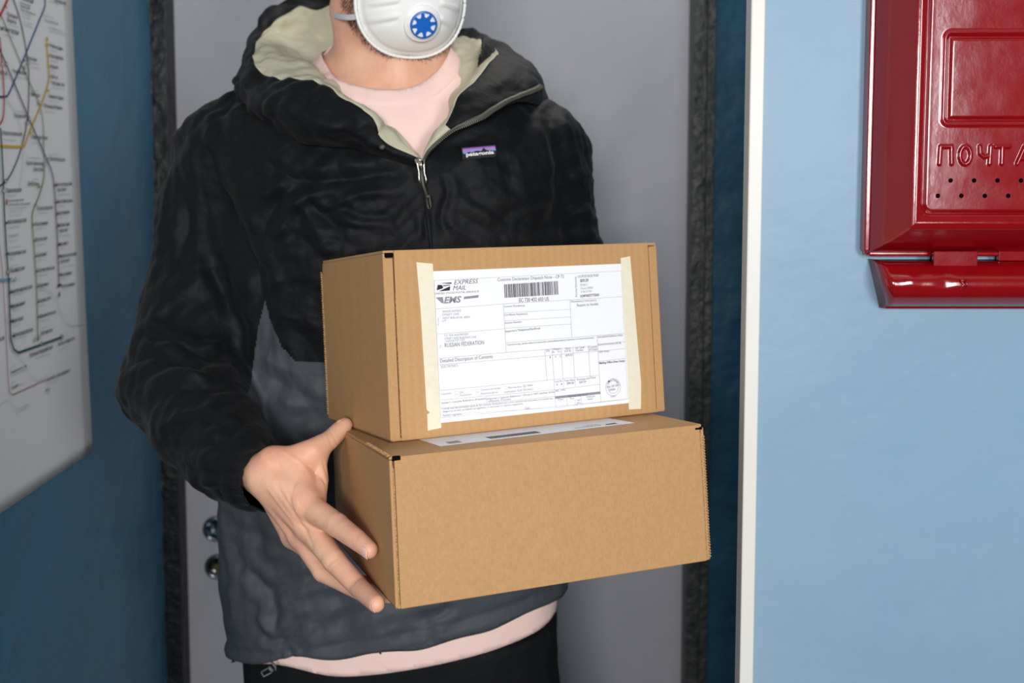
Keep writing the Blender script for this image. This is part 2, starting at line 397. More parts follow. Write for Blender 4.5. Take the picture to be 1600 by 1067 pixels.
# ---------------------------------------------------------------- flat print (text and rules) on a plane
class Print:
    """collects ink on a plane given by origin, u axis (right), v axis (up), normal; input in photograph pixels"""
    def __init__(s, o, u, v, n, lift=0.0002, pts=None):
        s.o = np.array(o); s.u = np.array(u); s.v = np.array(v); s.n = np.array(n); s.V = []; s.F = []; s.mi = []; s.mats = []; s.lift = lift
    def m(s, name):
        if name not in s.mats: s.mats.append(name)
        return s.mats.index(name)
    def uv(s, px, py):
        q = plane_pt(px, py, s.o, s.n) - s.o; return np.array([q @ s.u, q @ s.v])
    def add(s, pts2, faces, name, lift=0.0):
        b = len(s.V)
        for p in pts2: s.V.append(s.o + s.u * p[0] + s.v * p[1] + s.n * (s.lift + lift))
        for f in faces: s.F.append(tuple(b + i for i in f)); s.mi.append(s.m(name))
    def poly(s, pp, name, lift=0.0):
        q = [s.uv(*p) for p in pp]
        a = sum(q[i][0] * q[(i + 1) % len(q)][1] - q[(i + 1) % len(q)][0] * q[i][1] for i in range(len(q)))
        if a < 0: q = q[::-1]
        s.add(q, [tuple(range(len(q)))], name, lift)
    def line(s, pp, w, name, smooth=False, lift=0.0, closed=False):
        q = np.array([s.uv(*p) for p in pp])
        if smooth: q = catmull(q, len(q) * 8)
        if closed: q = np.vstack([q, q[:1]])
        n = len(q); L = []
        for i in range(n):
            if closed: t = q[(i + 1) % (n - 1)] - q[(i - 1) % (n - 1)]
            else: t = q[min(i + 1, n - 1)] - q[max(i - 1, 0)]
            t = t / (np.linalg.norm(t) + 1e-12); nn = np.array([-t[1], t[0]]) * w / 2
            L += [q[i] - nn, q[i] + nn]
        s.add(L, [(2 * i, 2 * i + 2, 2 * i + 3, 2 * i + 1) for i in range(n - 1)], name, lift)
    def ring(s, c, r, w, name, n=28, lift=0.0, ry=None):
        q0 = s.uv(*c); L = []; ry = ry or r
        for i in range(n):
            a = 2 * math.pi * i / n
            L += [q0 + np.array([(r - w) * math.cos(a), (ry - w) * math.sin(a)]), q0 + np.array([r * math.cos(a), ry * math.sin(a)])]
        s.add(L, [(2 * i, 2 * i + 1, (2 * i + 3) % (2 * n), (2 * i + 2) % (2 * n)) for i in range(n)], name, lift)
    def disc(s, c, r, name, n=20, lift=0.0, ry=None):
        q0 = s.uv(*c); ry = ry or r
        s.add([q0 + np.array([r * math.cos(2 * math.pi * i / n), ry * math.sin(2 * math.pi * i / n)]) for i in range(n)], [tuple(range(n))], name, lift)
    def text(s, txt, a, b, name, h=None, lift=0.0, bold=0.0, shear=0.0, world=None):
        """baseline from pixel a to pixel b; h = letter height in metres (else natural)"""
        V, Fc, wd, cap = text_mesh(txt, bold, shear)
        if world: q0, q1 = np.array(world[0]), np.array(world[1])
        else: q0, q1 = s.uv(*a), s.uv(*b)
        d = q1 - q0; L = np.linalg.norm(d); d = d / L; e = np.array([-d[1], d[0]])
        sx = L / wd; sy = (h / cap) if h else sx
        s.add([q0 + d * x * sx + e * y * sy for x, y in V], Fc, name, lift)
    def build(s, name, parent):
        return from_np(name, s.V, s.F, s.mats, parent, smooth=False, mi=s.mi)
_tc = {}
def text_mesh(txt, bold=0.0, shear=0.0):
    k = (txt, bold, shear)
    if k in _tc: return _tc[k]
    c = bpy.data.curves.new('t', 'FONT'); c.body = txt; c.resolution_u = 2; c.offset = bold; c.shear = shear; c.fill_mode = 'FRONT'
    o = bpy.data.objects.new('t', c); COL.objects.link(o); bpy.context.view_layer.update()
    me = bpy.data.meshes.new_from_object(o.evaluated_get(bpy.context.evaluated_depsgraph_get()))
    V = np.array([(v.co.x, v.co.y) for v in me.vertices]) if len(me.vertices) else np.zeros((1, 2))
    Fc = [tuple(p.vertices) if p.normal.z > 0 else tuple(p.vertices)[::-1] for p in me.polygons]
    V[:, 0] -= V[:, 0].min(); wd = max(V[:, 0].max(), 1e-6)
    bpy.data.objects.remove(o); bpy.data.curves.remove(c); bpy.data.meshes.remove(me)
    _tc[k] = (V, Fc, wd, 0.70); return _tc[k]
# ================================================================ THE SETTING
WX = -0.722          # left wall plane
DY = 2.10            # back wall plane
PY = 1.10            # face of the wall that carries the mailbox
slab('floor', (-1.2, -2.5, -0.05), (2.2, 2.35, 0.0), 'floor')
slab('ceiling', (-1.2, -0.2, 2.7), (2.2, 2.35, 2.75), 'ceil')
slab('wall_left', (WX - 0.12, -0.4, 0.0), (WX, DY + 0.1, 2.7), 'teal')
bw = struct(obj_bm('wall_back', (lambda bm: (bm_box(bm, (-0.85, DY, 0), (P(240, 300, DY)[0], DY + 0.2, 2.7)), bm_box(bm, (P(1100, 300, DY)[0], DY, 0), (1.5, DY + 0.2, 2.7)), bm_box(bm, (-0.85, DY, 2.25), (1.5, DY + 0.2, 2.7)), bm)[-1])(bmesh.new()), ['teal_dark']))
slab('wall_corridor', (1.3, PY, 0.0), (1.4, DY, 2.7), 'teal_dark')
xt0 = P(1167, 300, PY)[0]; xt1 = P(1189, 300, PY)[0]
slab('wall_right', (xt1 - 0.001, PY, 0.0), (2.2, PY + 0.018, 2.7), 'blue')
slab('trim_1', (xt0, PY - 0.006, 0.0), (xt1, PY + 0.019, 2.7), 'trimwhite', 0.0015)

# door with its steel frame and two lock plates
dl = P(272, 300, DY)[0]; dr = P(1078, 300, DY)[0]
bm = bmesh.new(); bm_box(bm, (dl - 0.01, DY + 0.02, 0.01), (dr + 0.01, DY + 0.07, 2.24), 0, 0.002)
door = struct(obj_bm('door_1', bm, ['door']))
def frame_part(name, x0, x1, sgn):
    bm = bmesh.new()
    bm_box(bm, (x0, DY - 0.03, 0), (x1, DY + 0.05, 2.29), 0, 0.003)
    xm = x0 + (x1 - x0) * 0.62 if sgn > 0 else x0 + (x1 - x0) * 0.38
    bm_box(bm, (min(xm, x1 if sgn > 0 else x0), DY - 0.045, 0), (max(xm, x1 if sgn > 0 else x0), DY - 0.028, 2.29), 0, 0.002)
    rr = random.Random(3)
    for z in np.arange(0.15, 2.2, 0.16):            # weld blobs along the seam
        r = bmesh.ops.create_icosphere(bm, subdivisions=2, radius=rr.uniform(0.004, 0.009))
        for v in r['verts']: v.co = Vector((v.co.x + xm, v.co.y * 0.5 + DY - 0.031, v.co.z * 1.3 + z + rr.uniform(-0.05, 0.05)))
    return obj_bm(name, bm, ['frame' if sgn > 0 else 'frame_shade'], door)
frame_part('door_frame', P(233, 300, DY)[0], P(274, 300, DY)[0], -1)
frame_part('door_frame', P(1076, 300, DY)[0], P(1109, 300, DY)[0], 1)
bm = bmesh.new(); bm_box(bm, (P(233, 300, DY)[0], DY - 0.03, 2.24), (P(1109, 300, DY)[0], DY + 0.05, 2.29), 0, 0.003)
obj_bm('door_frame', bm, ['frame'], door)
def rosette(px, py, kind):
    c = P(px, py, DY + 0.015); V = []; Fc = []
    prof = [(0.0, 0.004), (0.018, 0.004), (0.0185, 0.0065), (0.0235, 0.0075), (0.0265, 0.005), (0.027, 0.0)]
    n = 40
    for r, h in prof:
        for i in range(n): a = 2 * math.pi * i / n; V.append(c + np.array([r * math.cos(a), -h, r * math.sin(a)]))
    Fc = grid_faces(len(prof), n, closed_v=True, flip=True)
    ro = from_np('lock_plate', V, Fc, ['chrome'], door)
    bm = bmesh.new()
    if kind:
        bmesh.ops.create_cone(bm, cap_ends=True, segments=24, radius1=0.0085, radius2=0.0075, depth=0.016, matrix=Matrix.Translation(Vector(c + np.array([0.003, -0.009, 0.004]))) @ Matrix.Rotation(math.pi / 2, 4, 'X'))
        bm_box(bm, tuple(c + np.array([-0.002, -0.016, -0.016])), tuple(c + np.array([0.008, -0.002, 0.002])), 0, 0.001)
    else:
        bm_box(bm, tuple(c + np.array([-0.016, -0.014, -0.013])), tuple(c + np.array([0.018, -0.004, -0.003])), 0, 0.002)
    obj_bm('lock_cylinder' if kind else 'lock_turn', bm, ['brass' if kind else 'chrome'], ro)
rosette(337, 826, 0); rosette(340, 885, 1)

# ================================================================ METRO MAP POSTER
pn = np.array([1.0, 0, 0]); po = np.array([WX + 0.0015, 1.5, 1.42])
pr = Print(po, (0, 1, 0), (0, 0, 1), pn, lift=0.0012)
q_tr = plane_pt(112, 0, po, pn); q_br = plane_pt(145, 705, po, pn)
q_bl = plane_pt(0, 803, po, pn)
yR = (q_tr[1] + q_br[1]) / 2
zb1 = q_br[2]; slope = (q_br[2] - q_bl[2]) / (q_br[1] - q_bl[1])
y0 = 0.86
poster = empty('metro_map_poster', (WX, 1.3, zb1), 'white metro map poster pinned to the teal wall at the left', 'poster')
NU, NV = 24, 50; V = []
for i in range(NU):
    for j in range(NV):
        yb = y0 + (q_br[1] - y0) * i / (NU - 1); yt = y0 + (q_tr[1] - y0) * i / (NU - 1)
        t = j / (NV - 1); zb = zb1 + slope * (yb - q_br[1]); zt = 2.02
        tt = min(1, t * (zt - zb) / (q_tr[2] - zb)); y = yb + (yt - yb) * tt
        V.append((WX + 0.0012 + 0.0003 * math.sin(7 * t + 3 * i / NU), y, zb + (zt - zb) * t))
sheet = from_np('paper_sheet', V, grid_faces(NU, NV), ['paper'], poster); solidify(sheet, 0.0008)
T = 'ln_text'; G = 'ln_pale'
def zc(pts, ox, oy, s): return [(ox + x / s, oy + y / s) for x, y in pts]
# coloured lines (pixels read from the photograph)
LW = 0.0031
pr.line([(78, -30), (70, -5), (69, 10), (62, 28), (44, 72), (36, 92), (22, 125), (12, 147), (4, 151), (-40, 150)], LW, 'ln_blue', True)
pr.line([(14, -12), (20, 0), (30, 30), (38, 68), (43, 105), (44, 140), (42, 185), (35, 220), (25, 252), (8, 283), (-20, 300)], LW * .8, 'ln_brown', True, 0.0001)
pr.line([(-14, 10), (0, 24), (15, 60), (33, 102), (50, 140), (60, 163), (66, 190), (67, 225), (68, 258)], LW * .7, 'ln_olive', True, 0.0002)
pr.line([(68, 258), (67, 280), (60, 305), (51, 328), (49, 345), (52, 385), (55, 430), (57, 480), (58, 532)], LW * .9, 'ln_olive', True, 0.0002)
pr.line([(72, 68), (74, 100), (75, 125), (66, 155), (55, 182), (45, 205), (38, 224), (30, 229), (-30, 226)], LW * 1.1, 'ln_yellow', True, 0.0003)
pr.line([(-14, 62), (-4, 74), (10, 105), (30, 152), (46, 190), (60, 222), (72, 250), (80, 270), (84, 300), (88, 370), (91, 448)], LW * .9, 'ln_purple', True, 0.0004)
pr.line([(-18, 42), (0, 22), (12, -4), (14, -14)], LW * 1.3, 'ln_red', False, 0.0004)
pr.line([(-2, 58), (1, 90), (4, 130), (5, 160), (3, 185), (-6, 200)], LW, 'ln_red', True, 0.0004)
pr.line([(-1, 200), (1, 230), (3, 270), (5, 330), (8, 385), (12, 440), (14, 500), (15, 530), (20, 546), (27, 551), (50, 543), (94, 527)], LW * 1.2, 'ln_green', False, 0.0005)
pr.line([(-20, 439), (0, 438), (16, 436)], LW * 1.4, 'ln_cyan', False, 0.0005)
pr.line([(-6, 355), (2, 420), (7, 500), (11, 590), (13, 612), (18, 617), (68, 594)], LW * .45, 'ln_thinred', False, 0.0003)
pr.line([(60, 448), (75, 455), (88, 470), (96, 495), (108, 508), (131, 505)], .0015, 'ln_river', True)
pr.line([(10, 490), (16, 540), (30, 560), (52, 593), (66, 590)], .0012, 'ln_river', True)
pr.line([(5, 150), (25, 180), (34, 220), (34, 260), (28, 300)], .0015, 'ln_river', True)
pr.line([(-10, 640), (12, 625), (26, 650)], .001, 'ln_river', True)
def station(x, y, col, r=0.0034):
    pr.disc((x, y), r, col, lift=0.0007); pr.disc((x, y), r * .55, 'paper', lift=0.0009)
for (x, y, c) in ((37, 92, 'ln_blue'), (42, 98, 'ln_brown'), (37, 105, 'ln_olive'), (8, 100, 'ln_purple'), (1, 100, 'ln_red'), (59, 160, 'ln_olive'), (63, 162, 'ln_yellow'), (44, 186, 'ln_purple'), (40, 192, 'ln_brown'),
                  (47, 205, 'ln_yellow'), (73, 250, 'ln_purple'), (68, 257, 'ln_olive'), (7, 283, 'ln_brown'), (3, 298, 'ln_green'), (10, 425, 'ln_green'), (16, 437, 'ln_cyan'), (59, 528, 'ln_olive'), (63, 537, 'ln_green'), (22, 436, 'ln_cyan'), (53, 530, 'ln_olive'), (96, 526, 'ln_green')):
    station(x, y, c)
pr.disc((72, 61), .0028, 'ln_yellow', lift=.0007, ry=.0042); pr.disc((91, 460), .0026, 'ln_purple', lift=.0007, ry=.0045)
pr.line([(70, 69), (75, 69)], .004, 'ln_yellow', lift=.0006); pr.line([(88, 447), (94, 445)], .004, 'ln_purple', lift=.0006)
pr.line([(93, 522), (94, 532)], .0026, 'ln_green', lift=.0006)
for (x, y) in ((5, 349), (7, 397), (13, 457), (14, 479), (15, 502), (17, 525)): pr.line([(x, y), (x + 5, y - 1)], .0026, 'ln_green', lift=.0006)
for (x, y) in ((57, 292), (52, 320), (49, 351), (51, 376), (52, 400), (53, 424), (55, 448), (56, 472), (57, 495)): pr.line([(x, y), (x + 4, y)], .0026, 'ln_olive', lift=.0006)
for (x, y) in ((84, 289), (86, 316), (87, 334), (88, 353), (89, 382), (90, 400), (91, 429)): pr.line([(x, y), (x + 4, y)], .0026, 'ln_purple', lift=.0006)
for (x, y) in ((74, 86), (75, 103), (75, 119), (72, 141)): pr.line([(x, y), (x + 4, y)], .0026, 'ln_yellow', lift=.0006)
pr.line([(7, 9), (9, 13)], .0026, 'ln_red', lift=.0006)
def tx(s, x0, y0_, x1, y1, h=.0185, col=T, b=0.006): pr.text(s, (x0, y0_), (x1, y1), col, h=h * .31, bold=b, lift=.0003)
B = .0185
tx('Красные', 10, 24, 26, 30); tx('Ворота', 10, 33, 24, 38); tx('Krasnye Vorota', 11, 39, 28, 44, .009, G, 0)
tx('чистые пруды', -2, 46, 28, 54, .022); tx('Chistye Prudy', 2, 54, 20, 60, .009, G, 0)
tx('Курская', 41, 92, 56, 96); tx('Kurskaya', 44, 98, 60, 102, .009, G, 0); tx('Курский вокзал', 46, 105, 60, 108, .008, G, 0)
tx('Чкаловская', 18, 113, 40, 117); tx('Chkalovskaya', 26, 121, 42, 124, .009, G, 0)
tx('город', -6, 114, 10, 117); tx('Kitay-gorod', -6, 121, 10, 123, .009, G, 0)
tx('вская', 35, 0, 51, 6, .024); tx('Komsomolskaya', 30, 5, 47, 11, .010); tx('Ленинградский', 30, 10, 45, 15, .010); tx('Ярославский вокзал', 31, 16, 54, 24, .009)
tx('Казанский', 33, 21, 47, 27, .008, G, 0); tx('вокзал', 34, 27, 46, 31, .008, G, 0); tx('восточный', 35, 34, 48, 39, .008, G, 0); tx('вокзал', 36, 39, 49, 44, .008, G, 0)
tx('Семёновская', 83, 2, 102, 8, .020); tx('Semyonovskaya', 76, 2, 92, 8, .009, G, 0)
tx('Бауманская', 69, 33, 89, 39, .017, G, .004); tx('Baumanskaya', 66, 24, 82, 29, .008, G, 0); tx('Басманный двор', 74, 43, 97, 50, .009, G, 0); tx('Lefortovo Park', 76, 48, 102, 56, .009, G, 0)
tx('Новокосино', 77, 73, 97, 79); tx('Novokosino', 78, 79, 88, 82, .008, G, 0)
tx('Новогиреево', 77, 89, 98, 94); tx('Novogireevo', 78, 95, 90, 98, .008, G, 0)
tx('Перово', 78, 106, 90, 108); tx('Perovo', 78, 111, 85, 113, .008, G, 0)
tx('Шоссе', 79, 121, 89, 124); tx('Энтузиастов', 79, 131, 99, 135); tx('Shosse Entuziastov', 80, 137, 98, 140, .008, G, 0)
tx('Римская', 47, 149, 61, 152); tx('Rimskaya', 49, 142, 58, 143, .008, G, 0)
tx('Авиамоторная', 75, 152, 98, 156); tx('Aviamotornaya', 75, 158, 90, 161, .008, G, 0)
tx('Площадь Ильича', 67, 167, 96, 171); tx('Ploshchad Ilyicha', 68, 174, 84, 177, .008, G, 0)
tx('Таганская', 20, 183, 40, 184); tx('Taganskaya', 24, 174, 36, 176, .009, G, 0)
tx('Новокузнецкая', 2, 210, 33, 212); tx('Novokuznetskaya', 4, 219, 24, 220, .009, G, 0)
tx('Марксистская', 48, 216, 73, 218); tx('Marksistskaya', 49, 224, 66, 225, .008, G, 0)
tx('Пролетарская', 76, 250, 100, 252); tx('Proletarskaya', 76, 242, 90, 242, .008, G, 0)
tx('Крестьянская', 40, 257, 66, 258); tx('Застава', 51, 267, 66, 267); tx('Krestyanskaya', 41, 247, 62, 248, .009, G, 0)
tx('Дубровка', 42, 289, 60, 290); tx('Dubrovka', 50, 281, 59, 281, .008, G, 0)
tx('Павелецкая', 8, 301, 32, 299, .0205); tx('Paveletskaya', 9, 307, 24, 306, .009, G, 0)
tx('Павелецкий вокзал', 12, 315, 36, 313, .009); tx('аэроэкспресс в Домодедово', 12, 321, 46, 319, .009)
tx('Paveletsky', 11, 327, 40, 325, .008, G, 0); tx('terminal for', 12, 332, 34, 330, .008, G, 0); tx('Domodedovo', 13, 338, 32, 336, .008, G, 0)
pr.poly([(8.5, 311), (10.5, 311), (10.5, 320), (8.5, 320)], 'ln_red')
tx('Волгоградский', 86, 291, 111, 289); tx('проспект', 88, 299, 103, 298); tx('Volgogradsky', 88, 305, 108, 304, .008, G, 0)
tx('Кожуховская', 57, 328, 81, 326); tx('Kozhukhovskaya', 58, 334, 74, 333, .008, G, 0)
tx('Текстильщики', 87, 317, 112, 315); tx('Tekstilshchiki', 88, 323, 100, 322, .008, G, 0)
tx('Кузьминки', 88, 335, 107, 333); tx('Kuzminki', 90, 341, 97, 340, .008, G, 0)
tx('Автозаводская', 10, 350, 40, 346, .0205); tx('Avtozavodskaya', 11, 357, 30, 354, .009, G, 0)
tx('Печатники', 53, 353, 73, 350); tx('Pechatniki', 54, 359, 65, 357, .008, G, 0)
tx('Рязанский', 89, 354, 107, 352); tx('проспект', 91, 363, 105, 361); tx('Ryazansky', 91, 369, 110, 367, .008, G, 0)
tx('Технопарк', 11, 371, 28, 368, .015, G, 0.002); tx('Technopark', 12, 378, 25, 376, .008, G, 0); tx('Kolomenskaya', 12, 388, 30, 385, .008, G, 0)
tx('Волжская', 54, 377, 72, 374); tx('Volzhskaya', 55, 384, 66, 382, .008, G, 0)
tx('Выхино', 91, 384, 105, 381); tx('Vykhino', 92, 390, 99, 388, .008, G, 0)
tx('Коломенская', 12, 400, 39, 395, .0205); tx('Парк', 13, 406, 20, 404, .008, G, 0)
tx('Люблино', 56, 402, 72, 398); tx('Lyublino', 57, 408, 65, 406, .008, G, 0)
tx('Лермонтовский', 92, 403, 118, 398); tx('проспект', 93, 411, 108, 408); tx('Lermontovsky', 95, 417, 116, 414, .008, G, 0)
tx('Каширская', 14, 426, 37, 421, .0205); tx('Kashirskaya', 14, 417, 28, 414, .008, G, 0)
tx('Братиславская', 57, 425, 84, 420); tx('Bratislavskaya', 58, 432, 73, 429, .008, G, 0)
tx('Жулебино', 94, 432, 111, 428); tx('Zhulebino', 95, 437, 102, 435, .008, G, 0)
tx('Котельники', 95, 450, 115, 445); tx('Kotelniki', 96, 455, 103, 453, .008, G, 0)
tx('Кантемировская', 15, 459, 49, 450, .0205); tx('Kantemirovskaya', 16, 463, 36, 458, .008, G, 0)
tx('Марьино', 58, 449, 75, 445); tx('Maryino', 59, 455, 67, 453, .008, G, 0)
tx('Царицыно', 16, 482, 38, 475, .0205); tx('Tsaritsyno', 18, 487, 30, 483, .008, G, 0)
tx('Борисово', 59, 473, 78, 467); tx('Borisovo', 60, 479, 69, 477, .008, G, 0)
tx('Орехово', 17, 505, 35, 499, .0205); tx('Orekhovo', 19, 511, 30, 507, .008, G, 0)
tx('Шипиловская', 60, 497, 86, 489); tx('Shipilovskaya', 61, 503, 76, 499, .008, G, 0)
tx('Домодедовская', 19, 527, 50, 517, .0205); tx('Domodedovskaya', 20, 531, 40, 526, .008, G, 0)
tx('Зябликово', 62, 524, 81, 517); tx('Zyablikovo', 63, 514, 73, 511, .008, G, 0)
tx('Красногвардейская', 45, 558, 81, 544, .0205); tx('Krasnogvardeyskaya', 53, 561, 76, 553, .008, G, 0)
tx('Алма-Атинская', 89, 541, 115, 530); tx('Alma-Atinskaya', 90, 548, 105, 542, .008, G, 0)
tx('Каширское ш., 148', 15, 584, 40, 573, .013); tx('Kashirskoye', 16, 588, 41, 577, .009, G, 0); tx('м.148', 16, 575, 22, 572, .007, G, 0)
tx('Затрим', 16, 609, 27, 603, .014); tx('м.105', 16, 600, 23, 597, .007, G, 0); tx('30 км', 28, 603, 36, 600, .008, G, 0)
tx('Аэропорт Домодедово', 69, 597, 108, 580); tx('Airport', 71, 602, 92, 593, .008, G, 0); tx('м.38', 67, 590, 73, 587, .007, G, 0)
tx('схема линий', 25, 640, 44, 632, .007, G, 0); tx('транспорта', 26, 644, 44, 636, .007, G, 0); tx('ка', -3, 534, 5, 530, .0205)
pr.ring((73.5, 610), .0075, .001, G, ry=.005, lift=.0003); tx('МК-3', 70, 612, 77, 609, .009, T)
pr.build('map_print', poster)
# ================================================================ MAILBOX (pressed sheet steel, built as one relief)
MY = 1.035                                            # front plane of the box
def mx(px): return P(px, 271, MY)[0]
def mz(py): return P(800, py, MY)[2]
mcx = mx(1552)
mail = empty('mailbox', (mcx, PY, P(800, 482, 1.07)[2]), 'glossy dark red steel mailbox on the light blue wall at the right', 'mailbox')
S_ = MY / 1600.0 * 1.003                              # metres per photograph pixel on that plane
hw = mcx - P(1353, 300, 1.088)[0]; zb = P(800, 398, 1.088)[2]; zt = mz(-150); hc = (zt + zb) / 2; hh = (zt - zb) / 2
nx, nz = 420, 560
xs = np.linspace(-hw, hw, nx); zs = np.linspace(-hh, hh, nz)
X, Z = np.meshgrid(xs, zs, indexing='ij')
def rbox(X, Z, cx_, cz_, a, b, r):
    qx = np.abs(X - cx_) - (a - r); qz = np.abs(Z - cz_) - (b - r)
    return np.hypot(np.maximum(qx, 0), np.maximum(qz, 0)) + np.minimum(np.maximum(qx, qz), 0) - r
def sst(a, b, x):
    t = np.clip((x - a) / (b - a), 0, 1); return t * t * (3 - 2 * t)
# outer case -> raised body -> embossed plate
d_in = rbox(X, Z, 0, 0, hw, hh, 0.004)                # <=0 inside
px_ = S_
side = np.minimum(X + hw, hw - X); bot = Z + hh; top = hh - Z
rise = np.minimum(np.minimum(side / (44 * px_), bot / (46 * px_)), top / (46 * px_))
hgt = 0.052 * np.clip((rise - 0.05) / 0.95, 0, 1) ** 0.75     # depth of sloping skirt
edge = np.minimum(np.minimum(side - 51 * px_, bot - 56 * px_), top - 56 * px_)
hgt += 0.003 * np.exp(-(edge / (9 * px_)) ** 2)        # rolled ridge round the front
plate = rbox(X, Z, 0, (mz(-120) + mz(333)) / 2 - hc, (1552 - 1446) * px_, (mz(-120) - mz(333)) / 2, 14 * px_)
hgt -= 0.0022 * np.exp(-((plate) / (2.6 * px_)) ** 2)
hgt += 0.0016 * sst(1 * px_, -4 * px_, plate)
win = rbox(X, Z, 0, (mz(50) + mz(194)) / 2 - hc, (1552 - 1472) * px_, (mz(50) - mz(194)) / 2, 9 * px_)
hgt += 0.0016 * np.exp(-((win) / (2.8 * px_)) ** 2) - 0.0016 * np.exp(-((win + 7 * px_) / (2.4 * px_)) ** 2) + 0.001 * sst(-8 * px_, -13 * px_, win)
# raised lettering
def stroke(pts, w=2.6, a=0.0022):
    global hgt
    q = [((px - 1552) * px_, mz(py) - hc) for px, py in pts]
    x0 = min(p[0] for p in q) - .008; x1 = max(p[0] for p in q) + .008; z0 = min(p[1] for p in q) - .008; z1 = max(p[1] for p in q) + .008
    m = (X > x0) & (X < x1) & (Z > z0) & (Z < z1)
    d, _, _ = seg_dist(np.stack([X[m], Z[m]], 1), q); emb[m] = np.maximum(emb[m], a * np.exp(-(d / (w * px_)) ** 4))
emb = np.zeros_like(X)
t0, t1 = 229, 256
stroke([(1468, t1), (1469, t0), (1486, t0), (1487, t1)])
a = np.linspace(0, 2 * math.pi, 14); stroke([(1508 + 8.5 * math.cos(t), (t0 + t1) / 2 + 14 * math.sin(t)) for t in a])
stroke([(1530, t0), (1531, 240), (1537, 245), (1546, 243)]); stroke([(1547, t0), (1546, t1)])
stroke([(1554, t0), (1576, t0)]); stroke([(1565, t0), (1565, t1)])
stroke([(1589, t1), (1600, t0), (1611, t1)]); stroke([(1593, 248), (1607, 248)])
hgt += emb
VV = np.stack([X, -hgt, Z], -1).reshape(-1, 3)
holes = [(1487 + 36.5 * i, 282) for i in range(4)] + [(1468 + 36.5 * i, 306) for i in range(5)]
for (hx, hy) in holes:
    ax_ = (hx - 1552) * px_; az = mz(hy) - hc
    r = np.hypot(VV[:, 0] - ax_, VV[:, 2] - az)
    # pull vertices on the rim exactly to the circle, sink those inside
    R0 = 3.6 * px_
    near = (r < R0 + 0.0007) & (r > R0 * 0.6)
    VV[near, 0] = ax_ + (VV[near, 0] - ax_) * (R0 / r[near]); VV[near, 2] = az + (VV[near, 2] - az) * (R0 / r[near])
    VV[r <= R0 * 0.6, 1] += 0.02
    hi = (r < R0 * 0.6)
WV = VV + np.array([mcx, MY + 0.052 + 0.003, hc])
WV[:, 1] = np.minimum(WV[:, 1], PY - 0.006)
fc = np.array(grid_faces(nx, nz, flip=False))
cent = VV[fc].mean(1); mi = np.zeros(len(fc), int)
for (hx, hy) in holes:
    ax_ = (hx - 1552) * px_; az = mz(hy) - hc
    mi[np.hypot(cent[:, 0] - ax_, cent[:, 2] - az) < 3.3 * px_] = 1  # sunk faces coloured near-black as the shade inside
from_np('front_shell', WV, fc, ['red', 'hole_shade'], mail, mi=mi)
bm = bmesh.new()
# rim flange along the wall with the rolled outer edge
xl, xr = mcx - hw, mcx + hw; ya, yb = PY - 0.016, PY - 0.001
bm_box(bm, (xl - 0.0015, ya, hc - hh + .004), (xl + 0.0055, yb, hc + hh), 0, 0.0015)
bm_box(bm, (xr - 0.0055, ya, hc - hh + .004), (xr + 0.0015, yb, hc + hh), 0, 0.0015)
bm_box(bm, (xl + .004, ya, hc - hh - 0.0015), (xr - .004, yb, hc - hh + 0.0035), 0, 0.0015)
bm_box(bm, (xl, ya, hc + hh - 0.004), (xr, yb, hc + hh + 0.004), 0, 0.0015)
bm_box(bm, (xl + .002, PY - 0.008, hc - hh + .001), (xr - .002, yb, hc + hh), 0)
obj_bm('rim', bm, ['red'], mail, True).modifiers.new('w', 'WEIGHTED_NORMAL')
# lower flap: pressed trough strip on a hinge tongue
z1 = P(800, 407, 1.075)[2]; z0 = P(800, 482, 1.09)[2]; xf0 = P(1366, 400, 1.08)[0]; xf1 = 2 * mcx - xf0; V = []; n = 30; ns = 40
for i in range(ns):
    u = i / (ns - 1)
    for j in range(n):
        t = j / (n - 1); z = z1 + (z0 - z1) * t
        ins = 0.0135 * t
        x = xf0 + ins + (xf1 - xf0 - 2 * ins) * u
        y = PY - 0.010 - 0.030 * math.sin(math.pi * min(1, t * 1.05)) ** 0.6 - 0.002 * math.exp(-((t - .1) / .05) ** 2)
        if i in (0, ns - 1): y = PY - 0.002
        dd = 0.0016 * math.exp(-(((x - mx(1500)) / .006) ** 2 + ((z - mz(446)) / .006) ** 2)) - 0.0012 * math.exp(-(((x - mx(1445)) / .004) ** 2 + ((z - mz(440)) / .005) ** 2))
        V.append((x, y + dd, z))
fl = from_np('bottom_flap', V, grid_faces(ns, n, flip=True), ['red'], mail); solidify(fl, 0.0012)
bm = bmesh.new(); bm_box(bm, (P(1470, 0, 1.075)[0], PY - 0.028, P(0, 416, 1.075)[2]), (P(1540, 0, 1.075)[0], PY - 0.022, P(0, 392, 1.075)[2]), 0, 0.001)
obj_bm('hinge_tongue', bm, ['red'], mail)
bm = bmesh.new(); bm_box(bm, (mx(1600), PY - 0.018, mz(414)), (mx(1670), PY - 0.012, mz(388)), 0, 0.001); obj_bm('hinge_tongue', bm, ['red'], mail)
for o_m in [c for c in bpy.data.objects if c.parent == mail and c.name.split('.')[0] in ('rim', 'hinge_tongue')]: o_m.data.transform(Matrix.Translation(-Vector(mail.location)))
V = []; Fc = []
a = P(1505, 446, PY - 0.041)
for r in (((-4, -8), (5, 5)), ((5, -6), (-5, 6)), ((-5, -8), (6, -8)), ((6, -8), (6, 6))):
    tube(V, Fc, [a + np.array([r[0][0] * S_, 0, -r[0][1] * S_]), a + np.array([r[1][0] * S_, 0.001, -r[1][1] * S_])], 0.0011, 6)
from_np('wire_catch', V, Fc, ['red'], mail)

